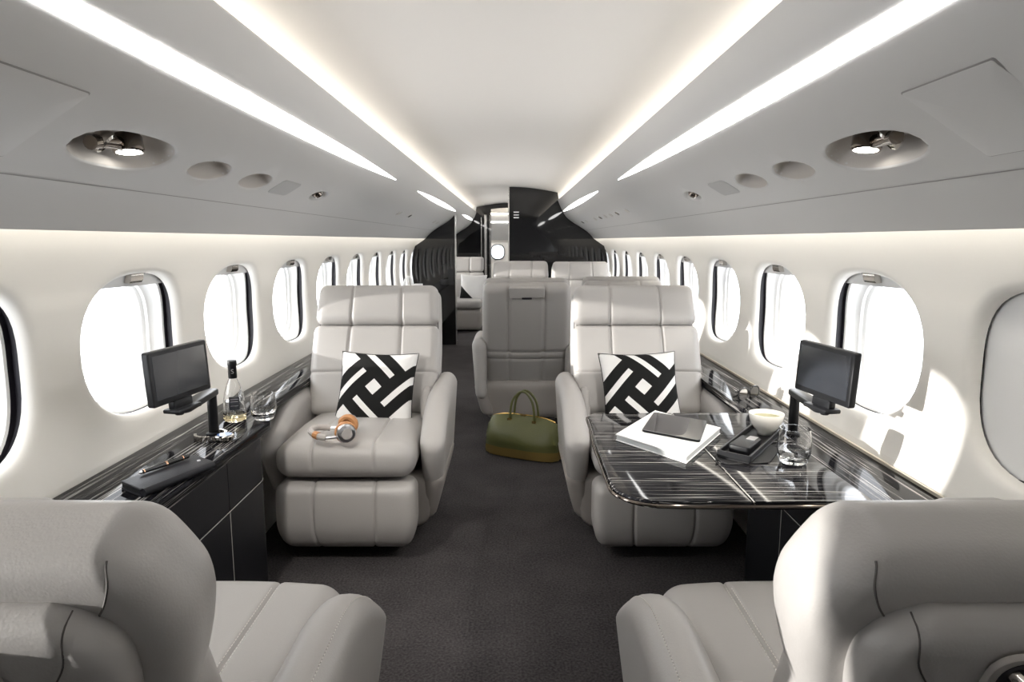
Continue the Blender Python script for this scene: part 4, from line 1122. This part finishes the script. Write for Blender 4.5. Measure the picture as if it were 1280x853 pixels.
# folio and pen
fo = empty('folio', (-.838, 1.67, CZ)); tag(fo, 'black leather folio notebook lying on the left console under the pen', 'notebook')
fp = [(-.925, 1.590), (-.845, 1.535), (-.765, 1.745), (-.845, 1.800)]
V, F = slab(rounded_quad(fp, .006, 3), CZ + .0005, CZ + .006, .002, 2); mesh('back_cover', local(V, fo), F, M['leather_dk'], fo)
V, F = slab(shr(fp, .965), CZ + .006, CZ + .016); mesh('page_block', local(V, fo), F, M['black_mat'], fo, smooth=False)
V, F = slab(rounded_quad(fp, .006, 3), CZ + .016, CZ + .022, .003, 3); mesh('front_cover', local(V, fo), F, M['leather_dk'], fo)
a, b_ = np.array(fp[1]), np.array(fp[2])
V, F = tube([(a[0] + (b_[0] - a[0]) * t, a[1] + (b_[1] - a[1]) * t, CZ + .0115) for t in (.02, .5, .98)], .0108, 12); mesh('spine', local(V, fo), F, M['leather_dk'], fo)
V, F = lathe([(.0, .003), (.004, .002), (.005, .0)], 14); mesh('stud', [(x + .034, y + .075, z + .0222) for x, y, z in V], F, M['silver'], fo)
p0, p1 = Vector((-.898, 1.625, CZ + .0295)), Vector((-.838, 1.765, CZ + .0295)); dpen = (p1 - p0)
pn = empty('pen', tuple((p0 + p1) / 2)); tag(pn, 'black fountain pen with gold bands lying on the black folio', 'pen')
def pseg(nm, f0, f1, r0, r1, mat):
    c = (p0 + p1) / 2; V, F = tube([tuple(p0 + dpen * f0 - c), tuple(p0 + dpen * ((f0 + f1) / 2) - c), tuple(p0 + dpen * f1 - c)], [r0, (r0 + r1) / 2, r1], 12); mesh(nm, V, F, M[mat], pn)
pseg('barrel', .05, .50, .0048, .0066, 'black_gloss'); pseg('tip', .0, .05, .0015, .0048, 'silver'); pseg('ring', .08, .10, .0056, .0056, 'rosegold'); pseg('ring', .50, .535, .0070, .0070, 'rosegold')
pseg('cap', .535, .97, .0070, .0058, 'black_gloss'); pseg('ring', .84, .86, .0068, .0066, 'rosegold'); pseg('finial', .97, 1.0, .0050, .0025, 'black_gloss')

# sunglasses on the right ledge
sg = empty('sunglasses', (.935, 2.56, CZ), math.radians(35)); tag(sg, 'folded dark sunglasses lying on the right ledge behind the bowl', 'glasses')
for sx_ in (-1, 1):
    ol = [(sx_ * .034 + .028 * a, .022 + .022 * b_) for a, b_ in [super_pt(2 * math.pi * k / 24, 2.6) for k in range(24)]]
    V = [(x, -.004 * (k % 2), y + .0) for k, (x, y) in enumerate(ol)]
    V, F = slab(ol, -.0012, .0012); V = [(x, z, y) for x, y, z in V]; mesh('lens', V, F, M['mirror_scr'], sg, smooth=False)
    V, F = tube([(x, 0, y) for x, y in ol], .0032, 8, closed=True); mesh('rim', V, F, M['black_gloss'], sg)
    V, F = tube([(sx_ * .064, .002, .034), (sx_ * .066, .012, .032), (sx_ * .02, .022, .022), (-sx_ * .050, .028 + .004 * sx_, .006)], .0030, 8); mesh('temple', V, F, M['black_gloss'], sg)
V, F = tube([(-.008, 0, .030), (0, .001, .034), (.008, 0, .030)], .0028, 8); mesh('bridge', V, F, M['black_gloss'], sg)

# ------------------------------------------------------------------ headphones on the left cushion
hp = empty('headphones', (-.595, 2.425, .470)); tag(hp, 'silver and tan leather headphones lying on the left seat cushion', 'headphones')
hp.rotation_euler.z = math.radians(8); hp.scale = (1.12,) * 3
R_ = .062
pts = [(-.105 + .062 + R_ * -math.cos(math.radians(a)) * .9, R_ * math.sin(math.radians(a)) * .95, .022 + .012 * math.cos(math.radians(a))) for a in np.linspace(-88, 88, 22)]
V, F = tube(pts, .0105, 10); V = [(x, y, z) for x, y, z in V]; mesh('headband', V, F, M['greyfab'], hp)
V, F = tube(pts[3:6], .0125, 10); mesh('tan_slider', V, F, M['tan'], hp)
for sgn, yy in ((-1, pts[0]), (1, pts[-1])):
    V, F = tube([yy, (yy[0] + .028, yy[1], yy[2] + .002), (yy[0] + .050, yy[1] * .98, yy[2] + .004)], [.006, .006, .004], 8); mesh('yoke', V, F, M['silver'], hp)
    cx, cy, cz = yy[0] + .062, yy[1] * .93, .036
    rot = Matrix.Translation((cx, cy, cz)) @ Matrix.Rotation(math.radians(90 * -sgn), 4, 'X') @ Matrix.Rotation(math.radians(16), 4, 'Y')
    def lz(nm, pr, mat):
        V, F = lathe(pr, 28); mesh(nm, [tuple(rot @ Vector((x, y, -z if True else z))) for x, y, z in V], [f[::-1] for f in F], M[mat], hp)
    # outward (away from the other cup) is local -z after the flip
    V, F = lathe([(.0, .020), (.018, .020), (.028, .016), (.031, .008), (.030, .002)], 28); mesh('ear_cup', [tuple(rot @ Vector(v)) for v in [(x, y, -(-z)) for x, y, z in V]], F, M['silver'], hp)
    V, F = lathe([(.0, .0215), (.017, .0215), (.0175, .0195)], 28); mesh('cup_face', [tuple(rot @ Vector(v)) for v in V], F, M['greyfab'], hp)
    V, F = lathe([(.030, .002), (.034, -.003), (.034, -.012), (.028, -.018), (.019, -.018), (.016, -.010), (.0, -.008)], 28); mesh('ear_pad', [tuple(rot @ Vector(v)) for v in V], F, M['tan'], hp)

# ------------------------------------------------------------------ olive travel bag in the aisle
bg_ = empty('travel_bag', (.095, 3.70, 0), math.radians(-27)); tag(bg_, 'olive green leather travel bag with ochre base on the aisle carpet', 'bag')
def bag_body():
    nu, nv = 48, 26; V = []; 
    for j in range(nv + 1):
        f = j / nv                                     # 0 floor .. 1 zip
        z = .006 + .222 * f
        hw = .226 * (1 - .12 * f ** 2.2 - .02 * (1 - f) ** 6); hd = .105 * (1 - .10 * (1 - f) ** 3) * (1 - .90 * max(0, (f - .35) / .65) ** 1.7)
        for i in range(nu):
            a = 2 * math.pi * i / nu; x, y = super_pt(a, 3.4)
            sag = .018 * math.exp(-((x) / .55) ** 2) * 0
            V.append((hw * x + .005 * math.sin(5 * y * 3 + 9 * f), max(hd, .008) * y * (1 + .07 * math.sin(3.1 * x + 5 * f) * f), z - .026 * f ** 2 * abs(x) ** 3 + .004 * math.sin(8 * x + 2) * f))
    return V, grid_faces(nv + 1, nu, wrap_v=True), nu, nv
V, F, nu, nv = bag_body(); V = np.array(V); F = [f[::-1] for f in F]
rows = 6
lowV = V[:(rows + 1) * nu]; lowF = [f[::-1] for f in grid_faces(rows + 1, nu, wrap_v=True)] + [tuple(range(nu))]
mesh('base_panel', lowV, lowF, M['mustard'], bg_, sharp=60)
upV = V[rows * nu:]; upF = [f[::-1] for f in grid_faces(nv - rows + 1, nu, wrap_v=True)] + [tuple((nv - rows) * nu + i for i in range(nu))[::-1]]
mesh('body', upV, upF, M['olive'], bg_, sharp=60)
topl = [(x, 0, .230 - .026 * (abs(x) / .199) ** 3) for x in np.linspace(-.190, .190, 15)]
V_, F_ = tube(topl, .0045, 8); mesh('zip', V_, F_, M['gold'], bg_)
for yy in (-.026, .026):
    pts = [(-.075, yy, .200), (-.072, yy * 1.0, .255), (-.060, yy * .9, .312), (-.030, yy * .7, .352), (.0, yy * .6, .364), (.030, yy * .7, .352), (.060, yy * .9, .312), (.072, yy, .255), (.075, yy, .200)]
    V_, F_ = tube([tuple(p) for p in catmull(pts, 5)], .0068, 8); mesh('handle', V_, F_, M['olive'], bg_)
    for xx in (-.075, .075):
        g = G(); g.box(xx - .012, xx + .012, yy * 1.25 - .004, yy * 1.25 + .004, .186, .210); g.out('handle_tab', M['gold'], bg_, smooth=False)
g = G(); g.box(-.016, .016, -.016, -.006, .224, .236); g.out('clasp', M['gold'], bg_, smooth=False)
for sx_ in (-1, 1):
    V_, F_ = lathe([(.0, .02), (.020, .018), (.034, .0), (.026, -.03), (.0, -.045)], 16); V_ = [(x * .7 + sx_ * .200, y * .9, z * .9 + .158) for x, y, z in V_]; mesh('corner_fold', V_, F_, M['olive'], bg_)
    V_, F_ = tube([(sx_ * .212, -.012, .150), (sx_ * .222, 0, .142), (sx_ * .212, .012, .150), (sx_ * .206, 0, .158)], .003, 6, closed=True); mesh('ring', V_, F_, M['gold'], bg_)

# ------------------------------------------------------------------ small things far back
wb = empty('wire_ornament', (-.905, 6.15, CZ)); tag(wb, 'white wire loop ornament on the left ledge behind the left pillow seat', 'ornament')
for k in range(4):
    a = math.pi * k / 4 + .3; pts = [(.055 * math.cos(a) * math.cos(t), .055 * math.sin(a) * math.cos(t), .20 * (math.sin(t) ** .8) + .085) for t in np.linspace(.02, math.pi - .02, 15)]
    V_, F_ = tube(pts, .0042, 6); mesh('loop', V_, F_, M['white_pl'], wb)
V_, F_ = lathe([(.0, 0), (.055, 0), (.060, .01), (.060, .07), (.0, .07)], 24); mesh('base', V_, F_, M['white_pl'], wb)
g = G(); g.box(.055, .125, -.03, .03, .0, .215); g.out('holder', M['shade'], wb)
dk = empty('folded_monitor', (1.0, 5.6, CZ)); tag(dk, 'folded black monitor arm on the right ledge beyond the second seat row', 'monitor')
g = G(); g.add(*tube([(0, 0, 0), (0, 0, .28)], .012, 10)); g.out('post', M['black_pl'], dk)
g = G(); g.add(*tube([(-.16, -.04, .268), (-.06, -.02, .285), (0, 0, .292), (.03, .02, .285)], .016, 10)); g.out('arm', M['black_pl'], dk)
bpy.context.view_layer.update()
